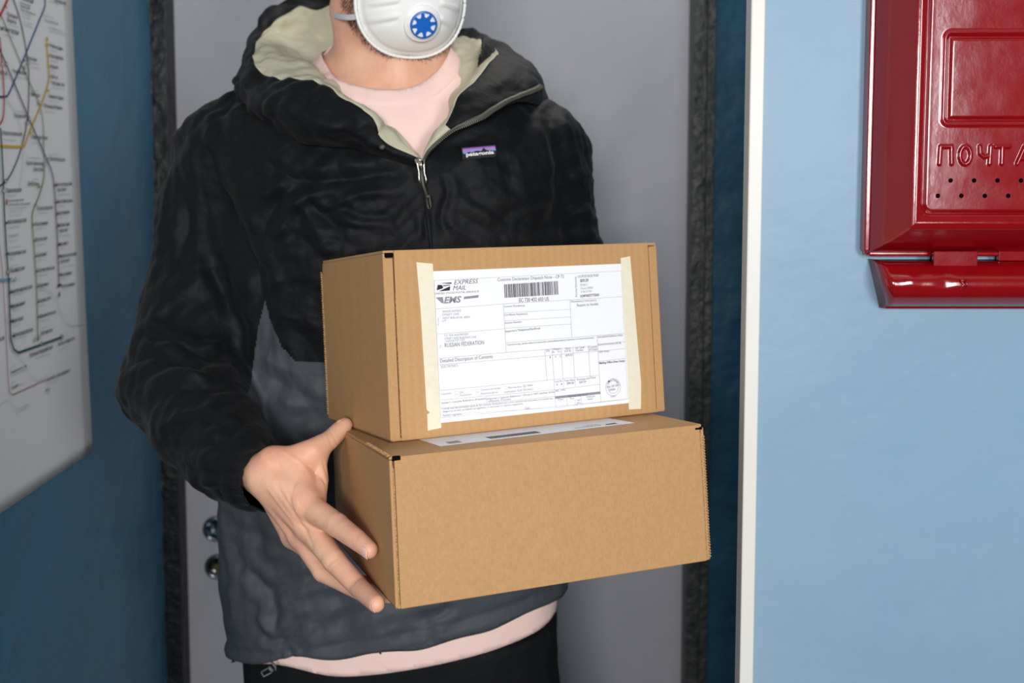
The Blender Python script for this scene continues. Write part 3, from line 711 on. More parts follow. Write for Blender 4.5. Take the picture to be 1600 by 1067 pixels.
# ================================================================ THE TWO CARTONS
SCL = 1.10
def rotv(a):
    a = np.array(a); th = np.linalg.norm(a); k = a / th; K = np.array([[0, -k[2], k[1]], [k[2], 0, -k[0]], [-k[1], k[0], 0]])
    return np.eye(3) + math.sin(th) * K + (1 - math.cos(th)) * K @ K
R = rotv([-0.04318, -0.35419, -0.04145]); tt = np.array([-0.09969, 0.16679, 0.82982]) * SCL
def c2w(v): return RT * v[0] + DN * v[1] + FW * v[2]
EX, EY, EZ = c2w(R[:, 0]), c2w(R[:, 2]), -c2w(R[:, 1])          # right, back, up of the lower carton
WL, HL, DL = 0.29205 * SCL, 0.12205 * SCL, 0.255 * SCL
TL = CAM + c2w(tt)                                              # its front left top corner
OL = TL - EZ * HL                                               # its front left bottom corner
WU, HU, DU = 0.29 * SCL, 0.17027 * SCL, 0.21143 * SCL
yaw = -0.08516; cyw, syw = math.cos(yaw), math.sin(yaw)
UX = EX * cyw - EY * syw; UY = EX * syw + EY * cyw; UZ = EZ
OU = TL + EX * 0.01995 * SCL + EY * 0.07718 * SCL + EZ * 0.0008
def frame_mtx(O, X_, Y_, Z_):
    m = Matrix.Identity(4)
    for i in range(3): m[i][0], m[i][1], m[i][2], m[i][3] = X_[i], Y_[i], Z_[i], O[i]
    return m
def carton(O, X_, Y_, Z_, W, H, D, label, fluted, sd):
    root = empty('cardboard_box', (0, 0, 0), label, 'cardboard box', None)
    root.matrix_world = frame_mtx(O, X_, Y_, Z_); root.rotation_mode = 'XYZ'
    fm = 'kraft_f' if fluted else 'kraft'
    t = 0.003; g = 0.0105 if fluted else 0.0035
    bm = bmesh.new()
    bm_box(bm, (0, 0.0002, 0), (t, D, H - t), 0, 0.0008); bm_box(bm, (W - t, 0.0002, 0), (W, D, H - t), 0, 0.0008)
    bm_box(bm, (0, D - t, 0), (W, D, H - t), 0, 0.0008); bm_box(bm, (0, 0.0002, 0), (W, D, t), 0, 0.0008)
    obj_bm('carton_tray', bm, ['kraft'], root)
    for s in (0, 1):
        x0, x1 = (0.0002, g) if s == 0 else (W - g, W - 0.0002); bm = bmesh.new()
        bm_box(bm, (x0, -0.0002, 0.001), (x1, t, H - (0.0075 if s == 0 else 0.004)), 0, 0.001)
        obj_bm('corner_flap', bm, ['kraft'], root)
    bm = bmesh.new(); bm_box(bm, (t, t * .8, t), (W - t, D - t, H - t * 1.4), 0); obj_bm('light_block_core', bm, ['kraft_core'], root)  # unseen solid core, added to block light between the panels
    bm = bmesh.new(); bm_box(bm, (g + 0.0010, -0.0012, -0.0002), (W - g - 0.0012, t - 0.0005, H), 0, 0.0011)
    obj_bm('front_panel', bm, [fm], root)
    bm = bmesh.new(); bm_box(bm, (0.0006, 0.0035 if not fluted else 0.001, H - t), (W - 0.0002, D, H + 0.0001), 0, 0.001)
    bm_box(bm, (g + 0.002, -0.001, H - t), (W - g - 0.002, 0.006, H + 0.0001), 0, 0.001)
    obj_bm('lid', bm, ['kraft'], root)
    # cut corrugated edges that show their flutes
    V = []; Fc = []; rr = random.Random(sd)
    def edge(p, q, wd, dirv, amp, pitch=0.0028):
        p = np.array(p, float); q = np.array(q, float); L = np.linalg.norm(q - p); n = int(L / pitch * 2); dirv = np.array(dirv, float)
        tdir = (q - p) / L; nb = np.cross(tdir, dirv)
        b = len(V)
        for i in range(n + 1):
            c = p + (q - p) * i / n; o = (amp if i % 2 else -amp * .4) + rr.uniform(-.15, .15) * amp
            for sgn in (0, 1):
                V.append(c + nb * wd * (sgn - .5) + dirv * o); V.append(c + nb * wd * (sgn - .5) - dirv * 0.0012)
        for i in range(n):
            for k in ((0, 2), (1, 0), (3, 1), (2, 3)):
                Fc.append((b + 4 * i + k[0], b + 4 * i + k[1], b + 4 * (i + 1) + k[1], b + 4 * (i + 1) + k[0]))
        me = bpy.data.meshes.new('cut_edge'); me.from_pydata([tuple(v) for v in V], [], Fc); link('cut_edge', me, ['kraft_edge'], root)
        V.clear(); Fc.clear()
    if fluted:
        edge((-0.0003, D - 0.0005, 0.006), (-0.0012, D + 0.0006, H - 0.001), 0.0034, (-1, 0.25, 0), 0.0011)
        edge((g + 0.0008, -0.0004, 0.004), (g + 0.0008, -0.0004, H * .78), 0.0006, (0, -1, 0), 0.0002)
    else:
        edge((0.0004, 0.003, H + 0.0006), (0.0004, 0.095, H + 0.0006), 0.0026, (-.5, 0, 1), 0.0008)
        edge((0.0034, -0.0003, 0.002), (0.0034, -0.0003, H - 0.010), 0.0012, (0, -1, 0), 0.0005)
        edge((W - 0.0008, 0.0004, 0.002), (W - 0.0008, 0.0004, H - 0.011), 0.0030, (0.4, -1, 0), 0.0010)
        edge((W - 0.0046, -0.0006, 0.002), (W - 0.0044, -0.0006, H - 0.008), 0.0007, (0, -1, 0), 0.0003)
    # black block painting the shade of the slot where the lid tucks in
    slots = [((0.002, -0.0006, H - 0.0068), (g + 0.0005, 0.002, H - 0.0022))] if fluted else [((0.0035, -0.0014, H - 0.0036), (0.0105, 0.004, H + 0.0004)), ((W - 0.0105, -0.0014, H - 0.0048), (W - 0.002, 0.002, H - 0.0022))]
    for lo_, hi_s in slots:
        bm = bmesh.new(); bm_box(bm, lo_, hi_s, 0, .0008); obj_bm('slot_shade', bm, ['hole_shade'], root)
    return root
lower = carton(OL, EX, EY, EZ, WL, HL, DL, 'plain low brown cardboard box held underneath the labelled one', False, 2)
upper = carton(OU, UX, UY, UZ, WU, HU, DU, 'brown cardboard box with a white postal form, stacked on top', True, 1)

# ---- postal form on the upper carton
nf = -UY; of = OU - UY * 0.0012                           # plane of its front panel
fp = Print(of, UX, UZ, nf, lift=0.0)
def Z4(x, y): return (640 + x / 3.5575, 390 + y / 3.5575)
class LocalPrint(Print):
    """a Print whose finished mesh is stored in the carton's own axes"""
    def build(s, name, parent, mtx):
        inv = mtx.inverted(); me = bpy.data.meshes.new(name)
        me.from_pydata([tuple(inv @ Vector(v)) for v in s.V], [], s.F); me.update()
        o = link(name, me, s.mats, parent)
        me.polygons.foreach_set('material_index', np.array(s.mi, np.int32)); return o
MU = frame_mtx(OU, UX, UY, UZ); MLo = frame_mtx(OL, EX, EY, EZ)
lp = LocalPrint(of, UX, UZ, nf, lift=0.0002)
lp.poly([Z4(90, 122), Z4(1213, 77), Z4(1240, 850), Z4(130, 968)], 'label')
form = lp.build('postal_form', upper, MU); solidify(form, 0.00015)
tp = LocalPrint(of, UX, UZ, nf, lift=0.00035)
tp.poly([Z4(37, 70), Z4(128, 78), Z4(134, 170), Z4(172, 930), Z4(176, 990), Z4(100, 1006), Z4(97, 915), Z4(112, 905), Z4(94, 890), Z4(60, 330)], 'tape')
o = tp.build('tape_strip', upper, MU); solidify(o, 0.00012)
tp = LocalPrint(of, UX, UZ, nf, lift=0.00035)
tp.poly([Z4(1172, 47), Z4(1225, 37), Z4(1286, 740), Z4(1285, 885), Z4(1218, 888), Z4(1212, 700)], 'tape')
o = tp.build('tape_strip', upper, MU); solidify(o, 0.00012)
ip = LocalPrint(of, UX, UZ, nf, lift=0.00055)
def L4(pts, w=0.00028, m='ink_l', **k): ip.line([Z4(*p) for p in pts], w, m, **k)
def T4(s, x0, y0_, x1, y1, h=None, m='ink', **k): ip.text(s, Z4(x0, y0_), Z4(x1, y1), m, h=h, **k)
L4([(135, 172), (1175, 118), (1212, 830), (172, 935), (135, 172)])
L4([(143, 330), (520, 302), (1182, 261)]); L4([(520, 302), (536, 570)]); L4([(150, 470), (528, 440)])
L4([(524, 352), (892, 331)]); L4([(527, 396), (894, 374)]); L4([(530, 437), (896, 413)]); L4([(890, 280), (901, 486)])
L4([(535, 518), (1193, 465)]); L4([(160, 605), (537, 571), (1045, 534)]); L4([(162, 640), (755, 590), (1046, 563)])
L4([(750, 552), (762, 728)]); L4([(790, 548), (802, 724)]); L4([(841, 545), (855, 768)]); L4([(906, 541), (920, 760)]); L4([(992, 536), (1003, 704)])
L4([(1041, 477), (1062, 848)]); L4([(1042, 526), (1195, 512)]); L4([(1045, 566), (1196, 549)]); L4([(1048, 621), (1198, 604)])
L4([(168, 783), (1052, 698)]); L4([(170, 836), (804, 779), (1056, 748)]); L4([(800, 726), (812, 878)]); L4([(173, 882), (806, 815)]); L4([(426, 812), (428, 853)])
L4([(812, 878), (1210, 830)]); L4([(871, 826), (876, 871)]); L4([(952, 815), (956, 862)])
L4([(172, 918), (812, 878)], m='ln_cyan', w=.0002)
ip.poly([Z4(808, 815), Z4(1058, 788), Z4(1059, 802), Z4(809, 829)], 'ink_l'); T4('POSTAL USE ONLY', 880, 822, 990, 810, .0017, 'ink_d', bold=.01)
T4('EXPRESS', 246, 195, 382, 186, .0046, shear=.3); T4('MAIL', 240, 226, 313, 222, .0046, shear=.3)
T4('UNITED STATES POSTAL SERVICE ®', 140, 250, 384, 237, .0019)
# eagle mark
ip.poly([Z4(150, 226), Z4(155, 196), Z4(176, 196), Z4(186, 208), Z4(182, 216)], 'ink_d'); ip.poly([Z4(164, 186), Z4(233, 182), Z4(231, 190), Z4(205, 189)], 'ink_d')
ip.poly([Z4(160, 232), Z4(225, 203), Z4(222, 227)], 'ink_d'); ip.poly([Z4(178, 196), Z4(222, 194), Z4(228, 199), Z4(190, 206)], 'ink_l')
ip.poly([Z4(144, 266), Z4(183, 263), Z4(190, 299), Z4(176, 296)], 'ink_l'); T4('EMS', 190, 298, 288, 292, .0062, 'ink_l', bold=.035, shear=.25)
ip.poly([Z4(302, 262), Z4(383, 252), Z4(380, 267), Z4(299, 275)], 'ink_l')
T4('Customs Declaration Dispatch Note - CP 72', 488, 176, 858, 157, .0034)
rr = random.Random(11); x = 0.0
while x < 1.0:
    wd = rr.choice((.006, .006, .010, .015, .020)); 
    if x + wd > 1: break
    xa = 524 + 303 * x; xb = 524 + 303 * (x + wd); ya = 193 - 19 * x
    ip.poly([Z4(xa, ya), Z4(xb, ya), Z4(xb + 4, ya + 75), Z4(xa + 4, ya + 75)], rr.choice(('ink', 'ink', 'ink_d')))
    x += wd + rr.choice((.006, .006, .008, .013))
T4('EC 720 432 603 US', 608, 292, 773, 283, .0040, bold=.01)
ip.text('Priority Domestic', Z4(931, 262), Z4(926, 150), 'ink', h=.0024)
T4('US POSTAGE PAID', 934, 157, 1050, 149, .0028); T4('$59.29', 947, 180, 993, 177, .0030, 'ink_d', bold=.02)
T4('09/28/11', 948, 203, 988, 200, .0024, 'ink_l'); T4('From 09081', 951, 222, 1018, 217, .0024, 'ink_l'); T4('6 lbs 0 ozs', 952, 240, 1010, 234, .0024, 'ink_l')
T4('024P0007775060', 948, 266, 1053, 257, .0028, bold=.02)
T4('License Number(s)', 526, 321, 638, 315, .0021); T4('Certificate Number(s)', 527, 368, 655, 361, .0021); T4('Invoice Number', 530, 413, 625, 405, .0021)
T4("Importer's Telephone/Fax/Email", 532, 460, 725, 442, .0023, 'ink_d')
T4('Nondelivery Instructions', 897, 294, 1037, 285, .0022); T4('Return to Sender', 930, 317, 1050, 308, .0031)
T4('From', 163, 420, 161, 380, .0016, 'ink_l')
for i, (s, xe) in enumerate((('SENDER ADDRESS', 285), ('STREET LINE', 275), ('WEST BERLIN NJ  08091', 335), ('US', 203))):
    T4(s, 181, 350 + 18 * i, xe, 344 + 18 * i, .0021, 'ink_l')
for i, (s, xe) in enumerate((('TO THE ADDRESSEE', 325), ('STREET AND BUILDING LINE', 370), ('TOWN AND POST CODE', 305))): T4(s, 190 + 3 * i, 484 + 16 * i, xe, 474 + 16 * i, .0021, 'ink_l')
T4('RUSSIAN FEDERATION', 195, 543, 413, 526, .0041); T4('To', 176, 546, 174, 530, .0020, 'ink_l')
T4('Comments (e.g.: goods subject to quarantine, sanitary/phytosanitary inspection, or other restrictions)', 541, 533, 1022, 493, .0017, 'ink_d')
T4('Scheduled Delivery Date', 1046, 491, 1184, 479, .0021, 'ink_d'); T4('Insured Amount (US $)', 1048, 534, 1174, 522, .0021); T4('SDR Value', 1051, 574, 1108, 568, .0021)
T4('Mailing Office Date Stamp', 1053, 636, 1195, 622, .0021, 'ink_d', bold=.02)
T4('Detailed Description of Contents', 170, 628, 462, 602, .0037); T4('ELECTRONICS', 175, 657, 268, 651, .0027, 'ink_l')
T4('Qty', 757, 567, 778, 564, .0024); T4('Weight', 796, 559, 836, 555, .0021); T4('lb.    oz.', 794, 573, 836, 569, .0018)
T4('Value', 862, 555, 893, 552, .0021); T4('(US $)', 860, 569, 896, 566, .0021); T4('HS Tariff', 921, 553, 970, 548, .0021); T4('Number', 922, 566, 966, 562, .0021)
T4('Country', 993, 549, 1040, 543, .0021); T4('of Origin', 995, 562, 1043, 556, .0021)
T4('1', 778, 603, 782, 603, .0021); T4('0    0', 807, 600, 840, 598, .0021); T4('$99.00', 866, 594, 904, 590, .0021)
T4('Total Wt.', 803, 739, 848, 734, .0018); T4('Total Value', 857, 734, 916, 728, .0020); T4('Postage and Fees', 930, 728, 1033, 714, .0022)
T4('0   0', 814, 756, 848, 752, .0021); T4('$99.00', 874, 749, 912, 745, .0021, 'ink_d'); T4('$59.29', 942, 743, 980, 739, .0021, 'ink_d'); T4('EEL / PFC', 810, 790, 868, 783, .0018)
T4('Contents', 174, 808, 230, 802, .0020, 'ink_l'); T4('Gift', 276, 799, 298, 797, .0020, 'ink_l'); T4('Documents', 278, 815, 344, 808, .0020, 'ink_l')
T4('Commercial sample', 396, 785, 505, 773, .0021, 'ink_l'); T4('Returned goods', 396, 806, 490, 796, .0021, 'ink_l'); T4('Merchandise', 548, 773, 620, 765, .0020, 'ink_l'); T4('Other', 652, 760, 684, 757, .0020)
T4('Explanation: ELECTRONICS', 527, 796, 686, 780, .0021, 'ink_l')
for (x, y) in ((252, 788), (253, 806), (368, 777), (369, 797), (526, 760), (627, 752)): L4([(x, y), (x + 17, y - 2), (x + 18, y + 13), (x + 1, y + 15), (x, y)], .0002)
L4([(630, 754), (642, 764)], .0003); L4([(643, 752), (631, 765)], .0003)
T4("Sender's Customs Reference (If known)", 176, 858, 424, 832, .0021); T4("Importer's Customs Reference - (Fiscal or VAT member of the", 432, 835, 804, 795, .0021); T4('addressee, if known)', 436, 848, 562, 835, .0021)
T4('I certify that the particulars given in this customs declaration are correct and that this item does not contain any', 178, 890, 796, 830, .0018)
T4('dangerous articles prohibited by legislation or by postal or customs regulations', 182, 905, 628, 860, .0018); T4("Sender's signature", 184, 928, 290, 918, .0018); T4('Date', 642, 886, 668, 883, .0020)
T4('Class', 822, 838, 856, 834, .0017); T4('Time', 887, 832, 914, 830, .0016); T4('Employee', 982, 822, 1030, 817, .0017); T4('Initials', 988, 836, 1018, 832, .0017); T4('AM', 932, 842, 948, 840, .0017); T4('PM', 932, 858, 948, 856, .0017)
for (x, y) in ((917, 836), (918, 852)): L4([(x, y), (x + 13, y - 1), (x + 14, y + 9), (x + 1, y + 10), (x, y)], .0002)
sc_ = Z4(1130, 764); ip.ring(sc_, .0094, .00022, 'ink'); ip.ring(sc_, .0067, .00022, 'ink')
T4('Sep 28 2011', 1094, 768, 1168, 757, .0023); T4('09081', 1108, 786, 1142, 781, .0023)
c0 = ip.uv(*sc_)
def arc_text(s, r, a0, a1, h):
    n = len(s)
    for i, ch in enumerate(s):
        if ch == ' ': continue
        a = math.radians(a0 + (a1 - a0) * (i + .5) / n); cpos = c0 + np.array([math.sin(a), math.cos(a)]) * r
        d = np.array([math.cos(a), -math.sin(a)]) * (1 if r > 0 else -1) * h * .42
        if r < 0: pass
        ip.text(ch, None, None, 'ink', h=h, world=(cpos - d, cpos + d))
arc_text('Online Postage', .0072, -62, 62, .0018)
T4('USPS', 1116, 822, 1146, 818, .0019)
ip.build('form_print', form, MU)

# ---- label lying on the lower carton's lid, mostly under the upper one
ot = TL + EZ * 0.0001
lb = LocalPrint(ot, EX, EY, EZ, lift=0.0002)
qa = [lb.uv(*p) for p in ((688, 697.5), (992, 661), (980, 655.5), (672, 690))]
fa, fb = qa[0], qa[1]; dv = (fb - fa) / np.linalg.norm(fb - fa); up_ = np.array([-dv[1], dv[0]])
lb.add([fa, fb, fb + up_ * .13, fa + up_ * .13], [(0, 1, 2, 3)], 'label')
lbo = lb.build('shipping_label', lower, MLo); solidify(lbo, 0.0001, 1)
lq = LocalPrint(ot, EX, EY, EZ, lift=0.00045); Lw = np.linalg.norm(fb - fa)
def LA(u, v): return fa + dv * Lw * u + up_ * v
lq.add([LA(.02, .006), LA(.98, .006), LA(.98, .0064), LA(.02, .0064)], [(0, 1, 2, 3)], 'ink_l')
lq.text('EXPRESS', None, None, 'ink', h=.0040, world=(LA(.84, .013), LA(.70, .013)))
lq.text('MAIL', None, None, 'ink', h=.0040, world=(LA(.84, .0195), LA(.77, .0195)))
lq.add([LA(.86, .008), LA(.93, .008), LA(.925, .012), LA(.87, .012)], [(0, 1, 2, 3)], 'ink_d'); lq.add([LA(.86, .013), LA(.93, .0125), LA(.93, .014)], [(0, 1, 2)], 'ink_d')
for i in range(36):
    u = .26 + i * .0072; lq.add([LA(u, .0075), LA(u + .0035 + .002 * (i % 3 == 0), .0075), LA(u + .0035 + .002 * (i % 3 == 0), .022), LA(u, .022)], [(0, 1, 2, 3)], 'ink_d')
lq.add([LA(.06, .008), LA(.12, .008), LA(.12, .020), LA(.06, .020)], [(0, 1, 2, 3)], 'ink_l')
lq.build('label_print', lbo, MLo)
# ================================================================ THE PERSON
def HF(px, py, off):                                  # point on the ray that lies off metres outside the lower carton's left face
    return plane_pt(px, py, OL - EX * off, -EX)
def UF(px, py, off): return plane_pt(px, py, OU - UX * off, -UX)
def BL(x, y, z): return OL + EX * x + EY * y + EZ * z
BX = P(615, 500, 1.34)[0]
BASE = np.array([BX, 1.36, 0.0])

# ---- one continuous body: head, neck, trunk, arms, both hands, legs
TC = 1.35                                             # depth of the trunk's axis
def row(py, xl, xr, hd, yc=TC): return (P(0, py, yc)[2], P(xl, py, yc)[0], P(xr, py, yc)[0], yc, hd)
jrows = [row(125, 500, 720, .060), row(145, 455, 765, .085), row(165, 405, 810, .105), row(185, 362, 845, .116), row(205, 335, 862, .124), row(250, 335, 872, .140), row(300, 345, 878, .145), row(360, 355, 884, .145), row(450, 362, 886, .145), row(550, 362, 886, .145), row(700, 352, 886, .143), row(850, 347, 886, .148), row(960, 356, 884, .150), row(1075, 368, 882, .146), row(1140, 372, 880, .142)]
xs = axis((-.60, -.30, .007), (-.30, -.26, .003), (-.26, -.085, .0014), (-.085, .04, .004), (.04, .30, .005))
ys = axis((.86, .90, .004), (.90, 1.09, .0014), (1.09, 1.16, .003), (1.16, 1.60, .005))
zs_ = axis((-0.0, .80, .012), (.80, .98, .006), (.98, 1.195, .0014), (1.195, 1.30, .004), (1.30, 1.95, .0042))
B = Field(xs, ys, zs_)
B.column([(r[0], r[1], r[2], r[3], r[4]) for r in jrows], 2.3, 0.0, inset=0.034)
# shoulders, trapezius, neck
nb = P(606, 150, 1.365); sL = P(372, 232, 1.37); sR = P(838, 232, 1.38)
B.cone(sL, P(520, 190, 1.36), .050, .055, .05); B.cone(sR, P(710, 188, 1.36), .050, .055, .05)
B.cone(P(500, 190, 1.375), P(560, 105, 1.38), .045, .040, .05); B.cone(P(700, 198, 1.375), P(645, 108, 1.38), .042, .038, .05)
B.cone(P(606, 215, 1.33), P(612, 135, 1.345), .075, .066, .05)
B.cone(P(612, 160, 1.352), P(606, -30, 1.335), .0665, .064, .025)
B.cone(P(590, 140, 1.30), P(545, 20, 1.335), .012, .018, .03)       # neck muscle
B.cone(P(640, 148, 1.292), P(690, 30, 1.33), .011, .016, .03)
B.ell(P(622, 98, 1.285), (.013, .014, .020), k=.03)
B.chain([P(622, 172, 1.282), P(560, 162, 1.285), P(510, 165, 1.32)], [.010, .010, .009], .03)   # collar bones
B.chain([P(640, 172, 1.284), P(672, 166, 1.29), P(700, 168, 1.32)], [.009, .008, .006], .03)
# head: skull, jaw, face
HY = math.radians(20)                                # head turned towards the right of the picture
def rz(a): c, s = math.cos(a), math.sin(a); return np.array([[c, -s, 0], [s, c, 0], [0, 0, 1.0]])
def rx(a): c, s = math.cos(a), math.sin(a); return np.array([[1, 0, 0], [0, c, -s], [0, s, c]])
HR = rz(HY) @ rx(math.radians(-4))
HC = P(617, -75, 1.334)                              # centre of the head
def hp(x, y, z): return HC + HR @ np.array([x, y, z])   # local: x right, -y face, z up
B.ell(hp(0, .012, .035), (.077, .097, .088), HR, .02)
B.ell(hp(0, -.020, -.035), (.062, .066, .085), HR, .03)
B.cone(hp(-.050, .012, -.070), hp(-.012, -.058, -.100), .017, .014, .03); B.cone(hp(.050, .012, -.070), hp(.012, -.058, -.100), .017, .015, .03)
B.ell(hp(0, -.064, -.100), (.018, .012, .013), HR, .02)
B.cone(hp(0, -.086, .020), hp(0, -.107, -.018), .007, .011, .012); B.ell(hp(-.012, -.094, -.022), (.009, .010, .008), HR, .008); B.ell(hp(.012, -.094, -.022), (.009, .010, .008), HR, .008)
B.ell(hp(0, -.084, -.050), (.025, .009, .007), HR, .008); B.ell(hp(0, -.083, -.062), (.022, .009, .007), HR, .006)
B.ell(hp(0, -.096, -.0562), (.024, .008, .0018), HR, .003, 's')
for s in (-1, 1):
    B.cone(hp(s * .012, -.088, .032), hp(s * .050, -.070, .034), .008, .008, .012)
    B.ell(hp(s * .031, -.092, .017), (.015, .014, .010), HR, .012, 's'); B.ell(hp(s * .031, -.078, .016), (.013, .012, .011), HR, .003)
    B.ell(hp(s * .045, -.062, -.012), (.022, .018, .018), HR, .025)
    B.ell(hp(s * .080, .016, .005), (.007, .017, .029), HR @ rz(s * .35), .006); B.ell(hp(s * .086, .012, .006), (.004, .009, .016), HR, .004, 's')
# arms
elL = P(275, 606, 1.275); wrL = P(421, 745, 1.055)
B.chain([sL, elL], [.044, .036], .02); B.chain([elL, P(345, 690, 1.17), wrL], [.036, .034, .0235], .01)
elR = P(908, 640, 1.41); wrR = BL(.262, .272, -.036)
B.chain([sR, elR], [.044, .036], .02); B.chain([elR, wrR], [.036, .024], .01)
# ---- the gripping hand (the photograph's left)
W0 = P(418, 742, 1.055)
tCMC = P(454, 720, 1.052); tMCP = P(488, 704, 1.058); tIP = P(515, 688, 1.074); tTIP = UF(536, 667, .0115)
iMCP = P(478, 788, 1.024); iPIP = P(526, 820, .982); iDIP = P(556, 842, .955); iTIP = HF(577, 859, .0090)
mMCP = P(484, 824, 1.022); mPIP = P(522, 876, .978); mDIP = P(560, 917, .948); mTIP = HF(588, 943, .0100)
rMCP = P(471, 836, 1.036); rPIP = P(505, 893, 1.002)
# ring and little finger curl under the box
rDIP = BL(-.008, .092, -.0080); rTIP = BL(.014, .078, -.0100)
pMCP = P(458, 838, 1.062); pPIP = BL(-.020, .140, -.004); pDIP = BL(.000, .132, -.011); pTIP = BL(.018, .124, -.0095)
# palm
A3 = lambda p: np.asarray(p, float)
B.group([(wrL, W0, .0235, .0225), (W0, iMCP, .0215, .0142), (W0, mMCP, .0215, .0145), (W0, rMCP, .0205, .0138), (W0, pMCP, .0195, .0122),
         (P(424, 722, 1.052), P(430, 764, 1.055), .0160, .0165), (iMCP, mMCP, .0135, .0138), (mMCP, rMCP, .0136, .0128), (rMCP, pMCP, .0125, .0115)], .006)
B.group([(P(434, 728, 1.056), tCMC, .0175, .0155), (tCMC, tMCP, .0155, .0128), (tMCP, tIP, .0128, .0106), (tIP, tTIP, .0106, .0098), (tTIP, tTIP + (tTIP - tIP) * .14, .0096, .0088)], .012)
B.group([(P(462, 738, 1.050), P(500, 720, 1.062), .0155, .0075), (P(500, 720, 1.062), P(503, 750, 1.050), .0070, .0075), (P(503, 750, 1.050), P(492, 782, 1.030), .0075, .0115), (P(466, 745, 1.046), iMCP, .0165, .0142)], .012)
def finger(p, r, k0=.006):
    q = p[3] + (p[3] - p[2]) * .06
    B.group([(p[0], p[1], r[0], r[1]), (p[1], p[2], r[1], r[2]), (p[2], p[3], r[2], r[3])], k0)
    B.ell(p[1], (r[1] * 1.0,) * 3, k=.0022)
finger([iMCP, iPIP, iDIP, iTIP], [.0138, .0114, .0099, .0082])
finger([mMCP, mPIP, mDIP, mTIP], [.0140, .0112, .0096, .0080])
finger([rMCP, rPIP, rDIP, rTIP], [.0130, .0104, .0090, .0074])
finger([pMCP, pPIP, pDIP, pTIP], [.0115, .0090, .0080, .0066])
# tendons and wrist bone
B.cone(W0 + (iMCP - W0) * .35 + np.array([-.004, -.010, .004]), iMCP + np.array([-.002, -.004, .004]), .008, .011, .012)
B.ell(P(424, 775, 1.045), (.008, .008, .008), k=.012)
# the other hand lies flat under the far end of the lower carton
bz = -.0135
h0 = wrR
pal = BL(.255, .190, bz - .006)
B.cone(h0, pal, .022, .016, .015)
for k, (fx, fy, L_) in enumerate(((.225, .105, .07), (.240, .128, .078), (.252, .152, .072), (.262, .176, .058))):
    m0 = BL(fx + .008, fy + .030, bz - .002); B.cone(pal, m0, .014, .0115, .012)
    d = np.array([-.80, -.52]); 
    p1 = BL(fx + .008 + d[0] * L_ * .45, fy + .030 + d[1] * L_ * .45, bz + .002); p2 = BL(fx + .008 + d[0] * L_ * .75, fy + .030 + d[1] * L_ * .75, bz + .0035); p3 = BL(fx + .008 + d[0] * L_, fy + .030 + d[1] * L_, bz + .005)
    B.chain([m0, p1, p2, p3], [.0105, .0092, .0084, .0072], .004)
B.chain([h0 * .4 + pal * .6, BL(.268, .145, bz), BL(.256, .115, bz + .003)], [.014, .0105, .0085], .008)
# legs and feet
for s, hx, fx in ((-1, P(500, 1000, 1.36)[0], -.27), (1, P(745, 1000, 1.36)[0], .03)):
    B.chain([np.array([hx, 1.37, .86]), np.array([fx + s * .0, 1.36, .48]), np.array([fx, 1.40, .10])], [.075, .05, .036], .04)
    B.chain([np.array([fx, 1.41, .05]), np.array([fx + s * .02, 1.26, .04])], [.035, .028], .02)
bV, bQ = B.mesh(); del B
bV = smooth_mesh(bV, bQ, 1, .5)
hw_ = np.clip((1.14 - bV[:, 1]) / .02, 0, 1) * np.clip((-.16 - bV[:, 0]) / .03, 0, 1) * np.clip((bV[:, 2] - .9) / .02, 0, 1)
sV = smooth_mesh(bV, bQ, 16, .5); bV = bV + (sV - bV) * (hw_ * .9)[:, None]
bN = normals(bV, bQ); bp = proj(bV)
# fine anatomy: creases and knuckle folds on the gripping hand, drawn on the skin facing the camera
facing = np.einsum('ij,ij->i', bN, CAM - bV) > 0
hm = facing & (bV[:, 0] > -.30) & (bV[:, 1] < 1.12) & (bV[:, 2] > .97) & (bV[:, 2] < 1.2) & (bp[:, 0] < 620)
hi_ = np.where(hm)[0]; disp = np.zeros(len(hi_)); hp2 = bp[hi_]
def Z5(x, y): return (380 + x / 2.965, 620 + y / 2.965)
for pts, wd, amp in (([(300, 320), (345, 360), (385, 400)], 2.0, -.0007), ([(370, 300), (385, 350), (395, 380)], 1.8, -.0008), ([(355, 345), (372, 385), (388, 425)], 1.5, -.0006),
                     ([(215, 480), (228, 420), (255, 380)], 3.5, -.0009), ([(195, 400), (215, 470), (235, 540)], 2.5, -.0008), ([(290, 520), (262, 500), (255, 470)], 2.0, -.0005),
                     ([(150, 400), (220, 520), (290, 620), (320, 690)], 3, -.0012), ([(230, 560), (300, 600), (345, 640)], 3, .0009), ([(180, 250), (260, 300), (300, 350)], 3, .0007),
                     ([(110, 420), (170, 500), (240, 590)], 2.2, .0008), ([(425, 575), (440, 540), (455, 520)], 1.5, -.0004), ([(435, 590), (455, 560), (470, 540)], 1.3, -.0004), ([(520, 665), (535, 635), (550, 615)], 1.2, -.0004),
                     ([(385, 800), (400, 770), (430, 750)], 1.4, -.0004), ([(395, 815), (420, 785), (445, 765)], 1.2, -.0004), ([(500, 880), (520, 855), (545, 840)], 1.2, -.0004),
                     ([(400, 150), (425, 190), (440, 230)], 1.5, -.0004), ([(385, 165), (405, 210), (420, 245)], 1.4, -.0004), ([(120, 250), (160, 300), (190, 380)], 2.5, -.0007)):
    d, sd_, fr = seg_dist(hp2, [Z5(*p) for p in pts]); disp += amp * np.exp(-(d / wd) ** 2) * np.sin(np.pi * np.clip(fr * .9 + .05, 0, 1)) ** .5
bV[hi_] += bN[hi_] * disp[:, None]
person = bpy.data.objects.new('person', None)
def add_body():
    global person
    me_o = from_np('person', bV - BASE, bQ, ['skin']); me_o.location = BASE; return me_o
bpy.data.objects.remove(person)
person = add_body()
person['label'] = 'person in black hooded jacket and white respirator mask holding two cardboard boxes'; person['category'] = 'person'
PB = person

